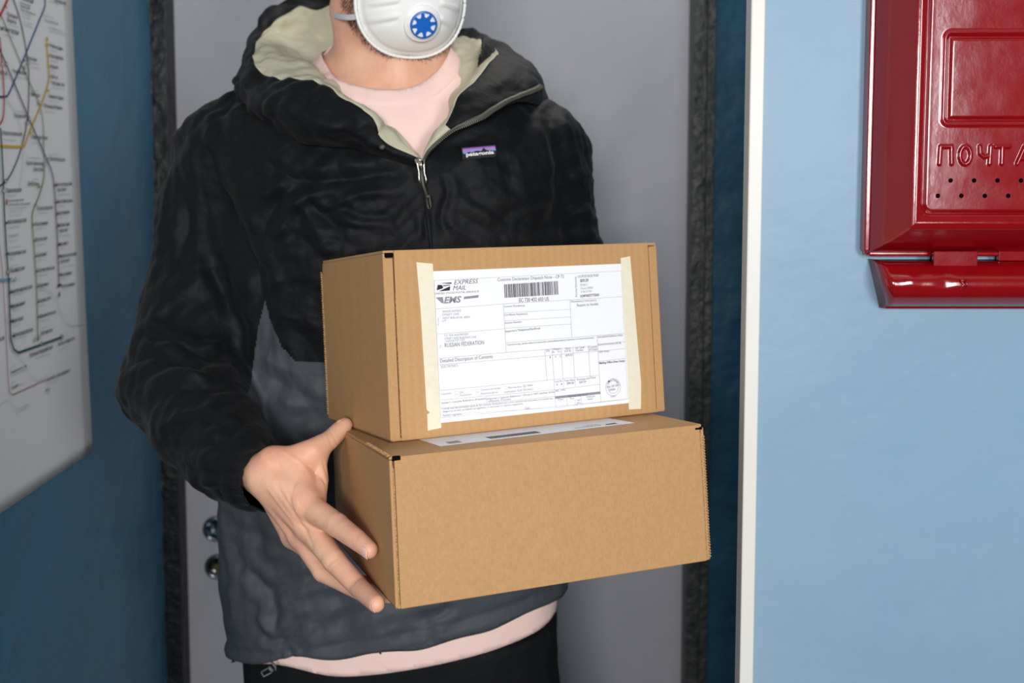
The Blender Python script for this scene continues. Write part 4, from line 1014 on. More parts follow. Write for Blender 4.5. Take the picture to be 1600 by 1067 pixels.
# ---- nails
def nail(c, t, n, L_, W_, name='fingernail'):
    t = t / np.linalg.norm(t); n = n - t * (n @ t); n /= np.linalg.norm(n); s = np.cross(t, n); V = []; a, b_ = 9, 7
    for i in range(a):
        for j in range(b_):
            u = (i / (a - 1) * 2 - 1); v = (j / (b_ - 1) * 2 - 1)
            ww = W_ * math.sqrt(max(0, 1 - abs(u) ** 3.2)) if u < 0 else W_ * math.sqrt(max(0.0, 1 - (u * .93) ** 6))
            V.append(c + t * u * L_ + s * v * ww - n * (v * v * (ww ** 2) / .011 * .62 + .0005 * u * u))
    o = from_np(name, V, grid_faces(a, b_), ['nail'], PB); solidify(o, .0006); return o
def bn_at(px, py, c, r):                               # outward direction towards the ray through a pixel
    q = CAM + ray(px, py) * ((c - CAM) @ FW); n = q - c; n = n - FW * 0
    return n
ti = iTIP - iDIP; tm = mTIP - mDIP; tth = tTIP - tIP
def surf_n(n): return n / np.linalg.norm(n)
n1 = surf_n(-EX * .22 - FW * .90 + DN * .30); n2 = surf_n(-EX * .22 - FW * .90 + DN * .24)
nail(iTIP - ti * .22 + n1 * .0096, ti, n1, .0062, .0056)
nail(mTIP - tm * .14 + n2 * .0092, tm, n2, .0064, .0054)
n3 = surf_n(-RT * .80 - FW * .35 - DN * .45)
nail(tTIP - tth * .02 + n3 * .0100, tth, n3, .0066, .0060, 'thumbnail')

# ---- clothes from implicit surfaces --------------------------------------------------
def jacket_field(F_, inset=0.0):
    F_.column(jrows, 2.35, 0.0, inset=inset)
    F_.cone(P(368, 243, 1.37), P(560, 160, 1.37), .070 - inset, .080 - inset, .05); F_.cone(P(832, 235, 1.385), P(690, 155, 1.37), .066 - inset, .080 - inset, .05)
    F_.cone(P(560, 160, 1.39), P(690, 155, 1.39), .085 - inset, .085 - inset, .05)
J = Field(axis((-.56, .20, .0027)), axis((1.0, 1.26, .0027), (1.26, 1.56, .0045)), axis((.74, 1.62, .0027)))
jacket_field(J)
def sp(px, py, Y): return P(px, py, Y)
armA = [sp(362, 255, 1.37), sp(332, 330, 1.36), sp(318, 420, 1.34), sp(298, 520, 1.30), sp(284, 596, 1.27)]
J.chain(armA, [.074, .071, .067, .067, .071], .025)
J.chain([sp(284, 596, 1.27), sp(318, 650, 1.20), sp(362, 712, 1.13), sp(398, 742, 1.085), sp(432, 748, 1.05), sp(446, 750, 1.04)], [.070, .064, .051, .040, .034, .033], .02)
J.chain([sp(835, 250, 1.385), sp(855, 330, 1.39), sp(868, 420, 1.40), sp(880, 520, 1.41), sp(892, 640, 1.41)], [.070, .067, .063, .064, .066], .022)
J.chain([sp(892, 640, 1.41), sp(908, 740, 1.345), wrR, BL(.259, .245, -.032)], [.066, .052, .032, .030], .02)
V, Q = J.mesh(); del J
V = smooth_mesh(V, Q, 2, .5)
def cut(V, Q, rm):
    """drop faces that have any vertex in rm"""
    Q = Q[~rm[Q].any(1)]; V, Q, u = compact(V, Q); return V, Q, u
# cuffs: end the sleeves square to the wrist and gather them
cufc = sp(424, 748, 1.062); cufd = sp(470, 762, 1.01) - sp(385, 735, 1.10); cufd /= np.linalg.norm(cufd)
cdR = BL(.259, .245, -.032) - wrR; cdR /= np.linalg.norm(cdR); cuR = BL(.2605, .255, -.033)
def snapcut(V, Q, c, d, R):
    s = (V - c) @ d; near = np.linalg.norm(V - c, axis=1) < R
    V, Q, u = cut(V, Q, (s > 0) & near)
    b = boundary(Q, len(V)); b = b[np.linalg.norm(V[b] - c, axis=1) < R]; V[b] -= np.outer((V[b] - c) @ d, d); return V, Q
V, Q = snapcut(V, Q, cufc, cufd, .095); V, Q = snapcut(V, Q, cuR, cdR, .085)
def hemplane(a, b, c):
    n = np.cross(b - a, c - a); n /= np.linalg.norm(n)
    if n[2] > 0: n = -n
    return a, n
def planecut(V, Q, pl, wob=None):
    a, n = pl; s = (V - a) @ n
    if wob is not None: s = s + wob(V)
    V, Q, u = cut(V, Q, (s > 0) & (V[:, 2] < 1.08) & (V[:, 1] > 1.16)); b = boundary(Q, len(V)); b = b[(V[b, 2] < 1.08) & (V[b, 1] > 1.165) & (np.abs((V[b] - a) @ n) < .05)]
    ss = (V[b] - a) @ n
    if wob is not None: ss = ss + wob(V[b])
    V[b] -= np.outer(ss, n); return V, Q
hemJ = hemplane(P(372, 1003, TC), P(600, 1020, TC - .146), P(884, 908, TC))
V, Q = planecut(V, Q, hemJ, lambda W_: .0025 * np.sin(W_[:, 0] * 31 + 1) + .002 * np.sin(W_[:, 0] * 67) + .014 * np.exp(-((W_[:, 0] - P(445, 1030, 1.22)[0]) / .055) ** 2))
# neck opening
vp = proj(V)
neckpoly = [(656, 258), (590, 222), (530, 190), (470, 150), (440, 110), (470, 60), (560, -20), (760, -20), (750, 70), (745, 120), (722, 175), (690, 205)]
V, Q, u = cut(V, Q, in_poly(vp, neckpoly) & (V[:, 2] > 1.36) & (V[:, 1] < 1.44))
N_ = normals(V, Q); vp = proj(V); fac = np.einsum('ij,ij->i', N_, CAM - V) / np.linalg.norm(CAM - V, axis=1)
# folds: broad procedural crumple plus the creases seen in the photograph
def ridged(X, s, o=0.0):
    n = vnoise(X * s + o) * 2 - 1; return 1 - np.abs(n)
Wp = V + .02 * np.stack([vnoise(V * 9), vnoise(V * 9 + 5), vnoise(V * 9 + 9)], 1)
A_ = V.copy(); 
def creased(X, seed, n, f0, f1):
    """sharp-edged folds: folded planes in several directions, each alive only in patches"""
    r_ = np.random.RandomState(seed); out = 0
    for i in range(n):
        d_ = r_.normal(0, 1, 3) * [1, .6, .9]; d_ /= np.linalg.norm(d_); fq_ = r_.uniform(f0, f1)
        ph = (X @ d_) * fq_ + 1.3 * vnoise(X * fq_ * .35 + i * 3.1) + r_.rand()
        tri = np.abs((ph % 1.0) - .5) * 2
        mask = np.clip((vnoise(X * fq_ * .42 + 11 + i * 5.7) - .52) * 5, 0, 1)
        out = out + mask * (tri - .5) / fq_
    return out
dz = .050 * creased(Wp, 3, 9, 9, 22) + .070 * creased(Wp, 8, 9, 22, 44) + .0006 * (ridged(Wp, 40, 8) - .5)
hemz = np.abs((V - hemJ[0]) @ hemJ[1]); dz *= np.clip(hemz / .03, .25, 1)
def Z7(x, y): return (180 + x / 1.839, 120 + y / 1.839)
def Z8(x, y): return (220 + x / 2.353, 760 + y / 2.353)
folds = [ # points (pixels), width px, depth m (negative = valley)
 ([Z7(355, 60), Z7(420, 90), Z7(520, 105), Z7(640, 130)], 10, -.006), ([Z7(430, 40), Z7(445, 90), Z7(500, 150)], 7, .004), ([Z7(560, 20), Z7(640, 60), Z7(700, 110)], 7, -.004),
 ([Z7(420, 215), Z7(470, 270), Z7(540, 300), Z7(700, 290), Z7(840, 262)], 9, -.007), ([Z7(430, 460), Z7(440, 400), Z7(480, 340), Z7(540, 310)], 9, -.008), ([Z7(470, 480), Z7(490, 420), Z7(530, 360), Z7(600, 330)], 8, .006),
 ([Z7(540, 330), Z7(590, 400), Z7(640, 430), Z7(740, 440)], 7, -.005), ([Z7(560, 360), Z7(620, 370), Z7(700, 340), Z7(800, 330)], 6, .004), ([Z7(640, 360), Z7(700, 400), Z7(800, 400)], 6, -.004), ([Z7(540, 460), Z7(600, 520), Z7(660, 500)], 8, -.005),
 ([Z7(260, 190), Z7(290, 300), Z7(350, 450), Z7(400, 560), Z7(420, 650)], 12, -.014), ([Z7(235, 180), Z7(250, 300), Z7(270, 420)], 9, -.005), ([Z7(320, 200), Z7(350, 260), Z7(420, 330), Z7(500, 310)], 8, .005),
 ([Z7(200, 280), Z7(210, 420), Z7(180, 520), Z7(200, 600)], 9, -.004), ([Z7(270, 540), Z7(300, 600), Z7(340, 700)], 9, -.006), ([Z7(230, 380), Z7(240, 520), Z7(230, 640)], 9, .004),
 ([Z7(60, 740), Z7(140, 750), Z7(230, 790), Z7(330, 830)], 8, -.008), ([Z7(110, 700), Z7(180, 760), Z7(260, 780), Z7(350, 740)], 8, .006), ([Z7(30, 830), Z7(110, 800), Z7(200, 820), Z7(300, 860)], 8, -.007), ([Z7(100, 880), Z7(170, 850), Z7(280, 880)], 8, .005),
 ([Z7(90, 960), Z7(170, 900), Z7(260, 890), Z7(360, 900)], 9, -.006), ([Z7(230, 960), Z7(290, 1000), Z7(380, 1020)], 8, -.005), ([Z7(120, 1020), Z7(200, 970), Z7(300, 950)], 8, .005), ([(250, 690), (300, 700), (350, 690), (400, 700)], 7, -.004), ([(280, 730), (330, 740), (380, 735)], 7, -.004), ([(310, 765), (350, 770), (395, 768)], 6, -.003),
 ([Z7(420, 530), Z7(430, 600), Z7(440, 720), Z7(430, 860)], 9, -.006), ([Z7(440, 640), Z7(500, 690), Z7(580, 700)], 10, .004), ([Z7(420, 800), Z7(470, 830), Z7(560, 870)], 9, .004), ([Z7(430, 860), Z7(500, 900), Z7(580, 930)], 8, -.004),
 ([Z8(370, 270), Z8(420, 340), Z8(470, 400), Z8(490, 470), Z8(495, 560)], 8, -.007), ([Z8(500, 560), Z8(570, 510), Z8(640, 470)], 8, -.005), ([Z8(440, 540), Z8(480, 570), Z8(540, 565)], 6, -.006), ([Z8(420, 470), Z8(450, 500), Z8(470, 540)], 6, .004), ([Z8(540, 600), Z8(560, 640)], 5, -.004), ([Z8(520, 610), Z8(505, 645)], 5, -.003),
 ([Z8(1150, 430), Z8(1110, 470), Z8(1060, 490), Z8(1010, 510)], 8, -.006), ([Z8(1060, 520), Z8(1070, 580)], 7, -.003), ([Z8(580, 240), Z8(600, 320), Z8(590, 420)], 16, .004), ([Z8(700, 360), Z8(740, 460), Z8(700, 560)], 16, -.004), ([Z8(340, 350), Z8(345, 480), Z8(370, 560)], 10, .004),
 ([(690, 270), (700, 300), (690, 340), (705, 375)], 6, -.004), ([(665, 330), (668, 380)], 5, -.005), ([(720, 300), (770, 330), (800, 360)], 9, -.003), ([(850, 170), (868, 230), (872, 300), (868, 380)], 10, -.008), ([(890, 190), (905, 260), (915, 330), (920, 380)], 9, .004), ([(770, 210), (830, 240), (850, 300)], 10, -.003), ([(740, 260), (780, 265), (830, 300)], 8, .003),
 ([(885, 260), (900, 300), (935, 330)], 6, -.004), ([(880, 320), (905, 345), (940, 360)], 6, -.004), ([(300, 215), (330, 240), (380, 250)], 8, -.004), ([(300, 180), (350, 185), (400, 215)], 10, .003)]
fm_ = fac > -.1; idx = np.where(fm_)[0]; q2 = vp[idx]; dd = np.zeros(len(idx))
for pts, wd, amp in folds:
    pl_ = catmull(np.array(pts, float), 4 * len(pts)); lo = pl_.min(0) - 4 * wd; hi2 = pl_.max(0) + 4 * wd
    m = ((q2 > lo) & (q2 < hi2)).all(1)
    d, s_, fr = seg_dist(q2[m], pl_); e = np.clip(np.minimum(fr, 1 - fr) / .18, 0, 1)
    dd[m] += .62 * amp * e * (np.exp(-np.abs(d / wd) ** 1.25) * 1.1 - .5 * np.exp(-((d - 2.1 * wd) / (wd * 1.1)) ** 2))
dz[idx] += dd * np.clip(fac[idx] * 2 + .3, 0, 1)
# elastic gathers at the cuff
s = (cufc - V) @ cufd; rad = V - cufc; m = (s < .042) & (np.linalg.norm(rad, axis=1) < .08)
e1 = np.cross(cufd, [0, 0, 1.0]); e1 /= np.linalg.norm(e1); e2 = np.cross(cufd, e1); th = np.arctan2(rad @ e2, rad @ e1)
gw = np.exp(-((s - .014) / .016) ** 2)
dz = np.where(m, dz * .4 + .0013 * np.sin(th * 17 + 3 * np.sin(th * 3)) * gw - .0032 * gw, dz)
# hem channel with drawcord
dz += .0022 * np.exp(-((hemz - .006) / .006) ** 2) - .0016 * np.exp(-((hemz - .020) / .004) ** 2)
V = V + N_ * dz[:, None]
# keep the cloth clear of the carton
loc = np.stack([(V - OL) @ EX, (V - OL) @ EY, (V - OL) @ EZ], 1)
ins = (loc[:, 0] > -.002) & (loc[:, 0] < WL + .002) & (loc[:, 2] > -.002) & (loc[:, 2] < HL + .0) & (loc[:, 1] < DL + .002) & (loc[:, 1] > DL - .06)
V[ins] += np.outer(DL + .002 - loc[ins, 1], EY)
inb = (loc[:, 0] > 0) & (loc[:, 0] < WL) & (loc[:, 2] > -.03) & (loc[:, 2] <= .0) & (loc[:, 1] < DL) & (loc[:, 1] > DL - .08)
V[inb] += np.outer(-.001 - loc[inb, 2], EZ) * 0
cen = V[Q].mean(1); cp = proj(cen); mi = np.zeros(len(Q), int)
# charcoal lower panel (a seam that runs round the trunk)
trunk = (cen[:, 0] > P(396, 0, TC)[0] - .035) & (cen[:, 0] < P(880, 0, 1.40)[0] + .01) & (cen[:, 1] > 1.17)
zseam = np.interp(cp[:, 0], [300, 375, 392, 402, 414, 422, 440, 463, 506, 600, 760, 880, 960], [650, 650, 600, 520, 468, 500, 542, 566, 567, 562, 560, 470, 440])
arm = np.zeros(len(cen), bool)
adist = np.full(len(cen), 9.0)
for c0_, c1_, rr_ in [(armA[i], armA[i + 1], .0) for i in range(4)] + [(sp(284, 596, 1.27), sp(318, 650, 1.20), 0), (sp(318, 650, 1.20), sp(398, 742, 1.085), 0), (sp(398, 742, 1.085), sp(470, 750, 1.02), 0), (sp(835, 250, 1.385), sp(892, 640, 1.41), 0), (sp(892, 640, 1.41), wrR, 0)]:
    ba = c1_ - c0_; h = np.clip(((cen - c0_) @ ba) / (ba @ ba), 0, 1); adist = np.minimum(adist, np.linalg.norm(cen - c0_ - np.outer(h, ba), axis=1))
tr_d = np.interp(cen[:, 2], [r[0] for r in sorted(jrows)], [r[1] for r in sorted(jrows)])
arm = (adist < .078) & ((cen[:, 0] < tr_d + .022) | (cen[:, 1] < 1.17) | (cen[:, 0] > P(868, 0, 1.4)[0]))
mi[(cp[:, 1] > zseam) & ~arm] = 1
# smooth out single-face islands of the two colours
jacket = from_np('jacket', V, Q, ['black', 'grey'], PB, mi=mi); solidify(jacket, .0016)
JV, JN = V, N_
def jsurf(px, py, lift=.001):
    """point on the jacket's outside seen through a pixel"""
    p2 = proj(JV); m = (fac > .1) & (np.hypot(p2[:, 0] - px, p2[:, 1] - py) < 9); i = np.where(m)[0]
    dep = (JV[i] - CAM) @ FW; i = i[dep < dep.min() + .03]; i = i[np.argsort(np.hypot(p2[i, 0] - px, p2[i, 1] - py))[:6]]
    Y = JV[i, 1].mean(); n = JN[i].mean(0); return P(px, py, Y) + n * lift, n

# ---- T-shirt
Tf = Field(axis((-.60, .20, .0042)), axis((1.16, 1.54, .0042)), axis((.74, 1.62, .0042)))
trows = [(r[0], r[1], r[2], r[3], r[4]) for r in jrows]
Tf.column(trows, 2.3, 0.0, inset=0.0135)
Tf.cone(P(400, 243, 1.37), P(560, 190, 1.36), .050, .062, .05); Tf.cone(P(805, 240, 1.38), P(680, 190, 1.36), .050, .062, .05)
Tf.cone(P(510, 185, 1.372), P(560, 110, 1.378), .052, .048, .05); Tf.cone(P(700, 195, 1.372), P(646, 112, 1.378), .050, .046, .05)
Tf.cone(P(606, 222, 1.322), P(612, 130, 1.345), .080, .077, .045)
V, Q = Tf.mesh(); del Tf; V = smooth_mesh(V, Q, 3, .5)
hemT = hemplane(P(372, 1008, TC), P(600, 1049, TC - .135), P(880, 938, TC))
V, Q = planecut(V, Q, hemT, lambda W_: .019 * np.exp(-((W_[:, 0] - P(425, 1030, 1.22)[0]) / .060) ** 2) - .002)
# crew neckline: a curve round the neck, everything above it is cut away
cl_px = [(530, 124, 1.335), (556, 133, 1.300), (590, 139, 1.278), (628, 140, 1.270), (662, 128, 1.282), (688, 106, 1.305), (702, 78, 1.345), (690, 50, 1.41), (640, 30, 1.445), (580, 38, 1.44), (535, 70, 1.41), (520, 100, 1.37)]
cl = np.array([P(*c) for c in cl_px])
cc = cl.mean(0)
npoly = [(519, 112), (530, 123), (545, 130), (565, 135), (592, 139), (622, 140), (652, 133), (678, 114), (696, 90), (704, 62), (706, -60), (500, -60), (505, 90)]
sx_ = proj(V); back = V[:, 1] > 1.385
inside = np.where(back, (V[:, 2] > P(600, 66, 1.44)[2]) & (np.hypot(V[:, 0] - cc[0], V[:, 1] - cc[1]) < .12), in_poly(sx_, npoly) & (V[:, 2] > 1.4))
V, Q, u = cut(V, Q, inside)
b = boundary(Q, len(V)); b = b[(V[b, 2] > 1.4)]
def smooth_rim(V, Q, sel, it=12):
    E = np.sort(np.vstack([Q[:, [0, 1]], Q[:, [1, 2]], Q[:, [2, 3]], Q[:, [3, 0]]]), 1); n = len(V)
    u, c = np.unique(E[:, 0].astype(np.int64) * n + E[:, 1], return_counts=True); u = u[c == 1]; e = np.stack([u // n, u % n], 1)
    e = e[sel[e].all(1)]; V = V.copy(); ids = np.unique(e)
    for _ in range(it):
        S_a = np.zeros_like(V); cn = np.zeros(n)
        np.add.at(S_a, e[:, 0], V[e[:, 1]]); np.add.at(S_a, e[:, 1], V[e[:, 0]]); np.add.at(cn, e[:, 0], 1); np.add.at(cn, e[:, 1], 1)
        k = ids[cn[ids] == 2]; V[k] = V[k] * .4 + .6 * S_a[k] / 2
    return V
V = smooth_rim(V, Q, V[:, 2] > 1.38, 30); b = boundary(Q, len(V)); b = b[V[b, 2] > 1.38]
N2 = normals(V, Q); V = V + N2 * (.0022 * (ridged(V, 16) - .5))[:, None]
ringp = V[b]; db = np.full(len(V), 9.0); near = np.where((V[:, 2] > 1.38))[0]
for k in range(0, len(near), 4000):
    ii = near[k:k + 4000]; db[ii] = np.sqrt(((V[ii][:, None, :] - ringp[None]) ** 2).sum(2)).min(1)
shirt = from_np('t_shirt', V, Q, ['pink'], PB); solidify(shirt, .001)
rib = Q[(db[Q] < .027).all(1)]; Vc = V + N2 * (.0016 * np.clip((.0215 - db) / .003, -1, 1) + .0004)[:, None]
Vc, Qc, _u = compact(Vc, rib); col_ = from_np('collar', Vc, Qc, ['pink'], shirt); solidify(col_, .0012)

# ---- trousers and shoes
Tr = Field(axis((-.50, .22, .007)), axis((1.05, 1.56, .007)), axis((0.0, 1.0, .007)))
Tr.column([(P(0, 950, TC)[2], P(385, 0, TC)[0], P(872, 0, TC)[0], TC, .128), (P(0, 1040, TC)[2], P(388, 0, TC)[0], P(850, 0, TC)[0], TC, .130), (P(0, 1110, TC)[2] - .03, P(394, 0, TC)[0], P(840, 0, TC)[0], TC, .125)], 2.5, 0)
for s, hx, fx in ((-1, P(500, 1000, 1.36)[0], -.27), (1, P(738, 1000, 1.36)[0], .03)):
    Tr.chain([np.array([hx, 1.362, .80]), np.array([fx, 1.36, .48]), np.array([fx, 1.39, .06])], [.100, .078, .062], .03)
V, Q = Tr.mesh(); del Tr; V = smooth_mesh(V, Q, 2, .5); N2 = normals(V, Q); V = V + N2 * (.007 * (ridged(V * [1, 1, .6], 12) - .5))[:, None]
from_np('trousers', V, Q, ['trouser'], PB)
for fx in (-.27, .03):
    Sh = Field(axis((fx - .09, fx + .09, .006)), axis((1.05, 1.52, .006)), axis((0, .16, .006)))
    Sh.chain([np.array([fx, 1.42, .055]), np.array([fx, 1.28, .045]), np.array([fx, 1.17, .035])], [.046, .047, .036], .03); Sh.cone(np.array([fx, 1.40, .05]), np.array([fx, 1.40, .12]), .045, .045, .02)
    Sh.f = np.maximum(Sh.f, (.006 - Sh.z)[None, None, :].astype(np.float32)); V, Q = Sh.mesh(); from_np('shoe', V, Q, ['trouser'], PB)
# ---- hood: lofted from the jacket's shoulder seam over the rim to the lining
st = [ # base, bulge, rim, inner, deep  (photograph pixel, depth)
 [(653, 262, 1.203), (648, 254, 1.198), (651, 245, 1.196), (655, 246, 1.201), (659, 250, 1.208)],
 [(588, 243, 1.207), (583, 228, 1.188), (600, 219, 1.192), (609, 203, 1.203), (620, 203, 1.225)],
 [(545, 232, 1.207), (548, 212, 1.176), (578, 184, 1.186), (586, 182, 1.205), (590, 190, 1.235)],
 [(480, 226, 1.215), (490, 190, 1.168), (535, 149, 1.188), (540, 150, 1.215), (545, 155, 1.26)],
 [(425, 212, 1.265), (432, 172, 1.195), (488, 124, 1.212), (505, 122, 1.255), (530, 130, 1.31)],
 [(392, 190, 1.33), (392, 158, 1.245), (436, 120, 1.245), (475, 100, 1.290), (512, 122, 1.35)],
 [(380, 170, 1.39), (368, 130, 1.31), (399, 103, 1.288), (430, 78, 1.34), (500, 108, 1.39)],
 [(392, 150, 1.45), (380, 88, 1.39), (402, 66, 1.37), (425, 58, 1.41), (500, 90, 1.42)],
 [(440, 120, 1.52), (408, 36, 1.46), (430, 30, 1.44), (462, 44, 1.46), (510, 78, 1.43)],
 [(520, 100, 1.57), (455, 2, 1.53), (480, 12, 1.50), (510, 35, 1.48), (550, 66, 1.45)],
 [(620, 95, 1.59), (600, -8, 1.57), (600, 4, 1.53), (600, 34, 1.49), (605, 72, 1.46)],
 [(720, 108, 1.56), (712, 40, 1.53), (705, 46, 1.50), (690, 62, 1.46), (675, 80, 1.43)],
 [(805, 135, 1.49), (778, 62, 1.46), (752, 66, 1.43), (720, 80, 1.41), (696, 92, 1.38)],
 [(858, 160, 1.41), (830, 98, 1.38), (778, 82, 1.36), (738, 98, 1.335), (702, 112, 1.335)],
 [(848, 165, 1.34), (838, 125, 1.30), (768, 96, 1.285), (732, 124, 1.285), (700, 138, 1.30)],
 [(806, 160, 1.265), (797, 150, 1.235), (740, 128, 1.232), (720, 144, 1.245), (697, 160, 1.27)],
 [(752, 187, 1.222), (745, 181, 1.198), (712, 158, 1.206), (706, 172, 1.238), (694, 180, 1.27)],
 [(708, 212, 1.207), (702, 206, 1.192), (694, 199, 1.192), (690, 196, 1.21), (684, 202, 1.235)],
 [(676, 236, 1.202), (672, 231, 1.191), (668, 226, 1.193), (668, 224, 1.203), (668, 228, 1.218)],
 [(661, 258, 1.203), (659, 252, 1.197), (658, 247, 1.196), (659, 248, 1.201), (661, 251, 1.208)]]
G_ = np.array([[P(*p) for p in r] for r in st])
NU, NV = 300, 61
S = loft(G_, NU, NV); rimj = (NV - 1) // 2
# crumple
flat = S.reshape(-1, 3); fq = np.array(grid_faces(NU, NV)); n_ = normals(flat, fq)
uu = np.repeat(np.arange(NU), NV) / (NU - 1); vv = np.tile(np.arange(NV), NU) / (NV - 1)
fade = np.clip(np.minimum(uu, 1 - uu) / .08, 0, 1) * np.clip(np.minimum(vv, 1 - vv) / .12, .15, 1)
sidez = np.clip(np.abs(uu - .82) < .18, 0, 1)
dsp = (.0045 * (ridged(flat + .015 * vnoise(flat * 20)[:, None], 14) - .55) + .10 * creased(flat, 21, 9, 12, 26) + .11 * creased(flat, 22, 9, 28, 55)) * fade * (1 - .55 * sidez)
flat = flat + n_ * dsp[:, None]
if n_[(NU // 6) * NV + NV // 4] @ (CAM - flat[(NU // 6) * NV + NV // 4]) < 0: flipd = True
else: flipd = False
S = flat.reshape(NU, NV, 3)
# black outside ends at the rim; the lining takes over (and turns out over the flap edges beside the zip)
lim = np.full(NU, rimj)
for i in range(NU):
    u = i / (NU - 1) * 19
    if u < 1.35: lim[i] = rimj - int(0 if u > 1.3 else 1)
    if 16.9 < u: lim[i] = 17
outer = np.zeros((NU - 1, NV - 1), bool)
for i in range(NU - 1): outer[i, :lim[i]] = True
fq_all = np.array(grid_faces(NU, NV, flip=flipd))
def sub(name, mask, m, parent):
    f_ = fq_all[mask.ravel()]; Vc, Qc, u = compact(S.reshape(-1, 3), f_); o = from_np(name, Vc, Qc, [m], parent); solidify(o, .0012); return o
hood = sub('hood', outer, 'black', jacket)
sub('hood_lining', ~outer, 'lining', jacket)

# ---- zip: tape and teeth along the open edge, slider and pull
def edge_pts(us, j):
    r = []
    for u in us:
        x = u / 19 * (NU - 1); i = int(min(x, NU - 2)); f = x - i; r.append(S[i, j] * (1 - f) + S[i + 1, j] * f)
    return np.array(r)
us = np.linspace(14.0, 18.9, 60); ep = edge_pts(us, int(NV * .20)); en = edge_pts(us, int(NV * .34))
toC = lambda p: (CAM - p) / np.linalg.norm(CAM - p, axis=1)[:, None]
acr = en - ep; acr /= np.linalg.norm(acr, axis=1)[:, None]
wz = .0060 * np.clip((60 - np.arange(60)) / 30, .35, 1)[:, None]
lift_ = toC(ep) * .0022
V = np.concatenate([(ep + lift_ - acr * wz * .5)[:, None], (ep + lift_ * 1.3)[:, None], (ep + lift_ + acr * wz * .5)[:, None]], 1).reshape(-1, 3)
zt_ = from_np('zip_tape', V, grid_faces(60, 3), ['zipgrey'], jacket); solidify(zt_, .001)
bm = bmesh.new(); L_ = np.concatenate([[0], np.cumsum(np.linalg.norm(np.diff(ep, axis=0), axis=1))]); nt_ = int(L_[-1] / .0024)
for k in range(nt_):
    s_ = L_[-1] * (k + .5) / nt_; c = np.array([np.interp(s_, L_, (ep + lift_ * 1.6 - acr * wz * .45)[:, q]) for q in range(3)])
    t_ = np.array([np.interp(s_ + .001, L_, ep[:, q]) for q in range(3)]) - np.array([np.interp(s_ - .001, L_, ep[:, q]) for q in range(3)]); t_ /= np.linalg.norm(t_)
    z_ = toC(c[None])[0]; a_ = np.cross(z_, t_); a_ /= np.linalg.norm(a_); z_ = np.cross(t_, a_)
    bm_box(bm, (-.0007, -.0016, -.0006), (.0007, .0016, .0008), 0, 0, Matrix(((t_[0], a_[0], z_[0], c[0] - PB.location[0]), (t_[1], a_[1], z_[1], c[1] - PB.location[1]), (t_[2], a_[2], z_[2], c[2] - PB.location[2]), (0, 0, 0, 1))))
obj_bm('zip_teeth', bm, ['zipgrey'], jacket)
def zp(px, py, l): 
    q, n = jsurf(px, py, l); return q
zy = min(jsurf(657, 262)[0][1], 1.197) - .004
def zz(px, py, l=0): return P(px, py, zy - l)
V = []; Fc = []
tube(V, Fc, [zz(648, 249), zz(652, 256), zz(654.5, 268), zz(655, 280), zz(657, 286)], .0009, 8); tube(V, Fc, [zz(663, 249), zz(662.5, 258), zz(663, 270), zz(666, 281), zz(665, 286)], .0009, 8)
tube(V, Fc, [zz(650, 250.5), zz(661, 249.5)], .0012, 8); tube(V, Fc, [zz(656.8, 251, .0015), zz(658, 258, .0018), zz(658.5, 265, .001)], [.0013, .0015, .0009], 8)
from_np('zip_slider', V, Fc, ['metal'], jacket)
V = []; Fc = []
tube(V, Fc, [zz(658, 266, .001), zz(659, 276, .002), zz(661, 288, .002), zz(667, 306, .001)], [.0019, .0021, .0016, .0014], 8, flat=.5, up=(0, 1, 0))
tube(V, Fc, [zz(668, 306, .001), zz(666, 311, .001), zz(669, 325, .001), zz(672.5, 327, .001), zz(673.5, 322, .001), zz(671, 307, .001)], .0010, 8)
tube(V, Fc, [zz(666, 307.5, .001), zz(672, 306.5, .001)], .0018, 8)
from_np('zip_pull', V, Fc, ['zipgrey'], jacket)
# closed zip line below the slider
V = []; Fc = []
pts = [jsurf(px, py, .0010)[0] for px, py in ((658, 270), (662, 292), (665, 315), (668, 340), (671, 365), (673, 385), (675, 410))]
tube(V, Fc, catmull(np.array(pts), 24), .0022, 8, flat=.5, up=(0, 1, 0)); from_np('zip_flap', V, Fc, ['black'], jacket)
# cord lock by the flap
c, n = jsurf(596, 232, .0035); bm = bmesh.new(); bmesh.ops.create_uvsphere(bm, u_segments=16, v_segments=10, radius=.0028)
for v in bm.verts: v.co = Vector((v.co.x * 1.2, v.co.y, v.co.z)) + Vector(P(597, 230, min(c[1], 1.176)) - np.array(PB.location))
obj_bm('cord_end', bm, ['zipgrey'], jacket, True)
# chest patch
c, n = jsurf(750, 238, .0022); n = n / np.linalg.norm(n); n = n * .6 + .4 * (CAM - c) / np.linalg.norm(CAM - c); n /= np.linalg.norm(n)
c = c + n * .002
class WP(Print):
    pass
rgt = np.cross([0, 0, 1.0], n); rgt = -rgt if rgt[0] < 0 else rgt; rgt /= np.linalg.norm(rgt); upv = np.cross(n, rgt); upv = upv if upv[2] > 0 else -upv
lg = WP(c, rgt, upv, n, lift=0)
def ZL(x, y): return (700 + x / 16, 210 + y / 16)
lg.poly([ZL(330, 330), ZL(1190, 265), ZL(1215, 500), ZL(1180, 560), ZL(370, 630)], 'logo_black')
def LLp(pp, m, l): lg.poly([ZL(*p) for p in pp], m, l)
LLp([(358, 352), (1170, 280), (1176, 312), (362, 385)], 'logo_purple', .0002); LLp([(362, 385), (1176, 312), (1180, 345), (366, 418)], 'logo_pink', .0002)
LLp([(366, 418), (1180, 345), (1202, 400), (1000, 410), (440, 490), (375, 478)], 'logo_blue', .0002)
LLp([(470, 470), (530, 435), (590, 458), (700, 412), (760, 410), (840, 420), (850, 375), (895, 330), (935, 375), (975, 395), (1090, 400), (1080, 425), (480, 500)], 'logo_black', .0003)
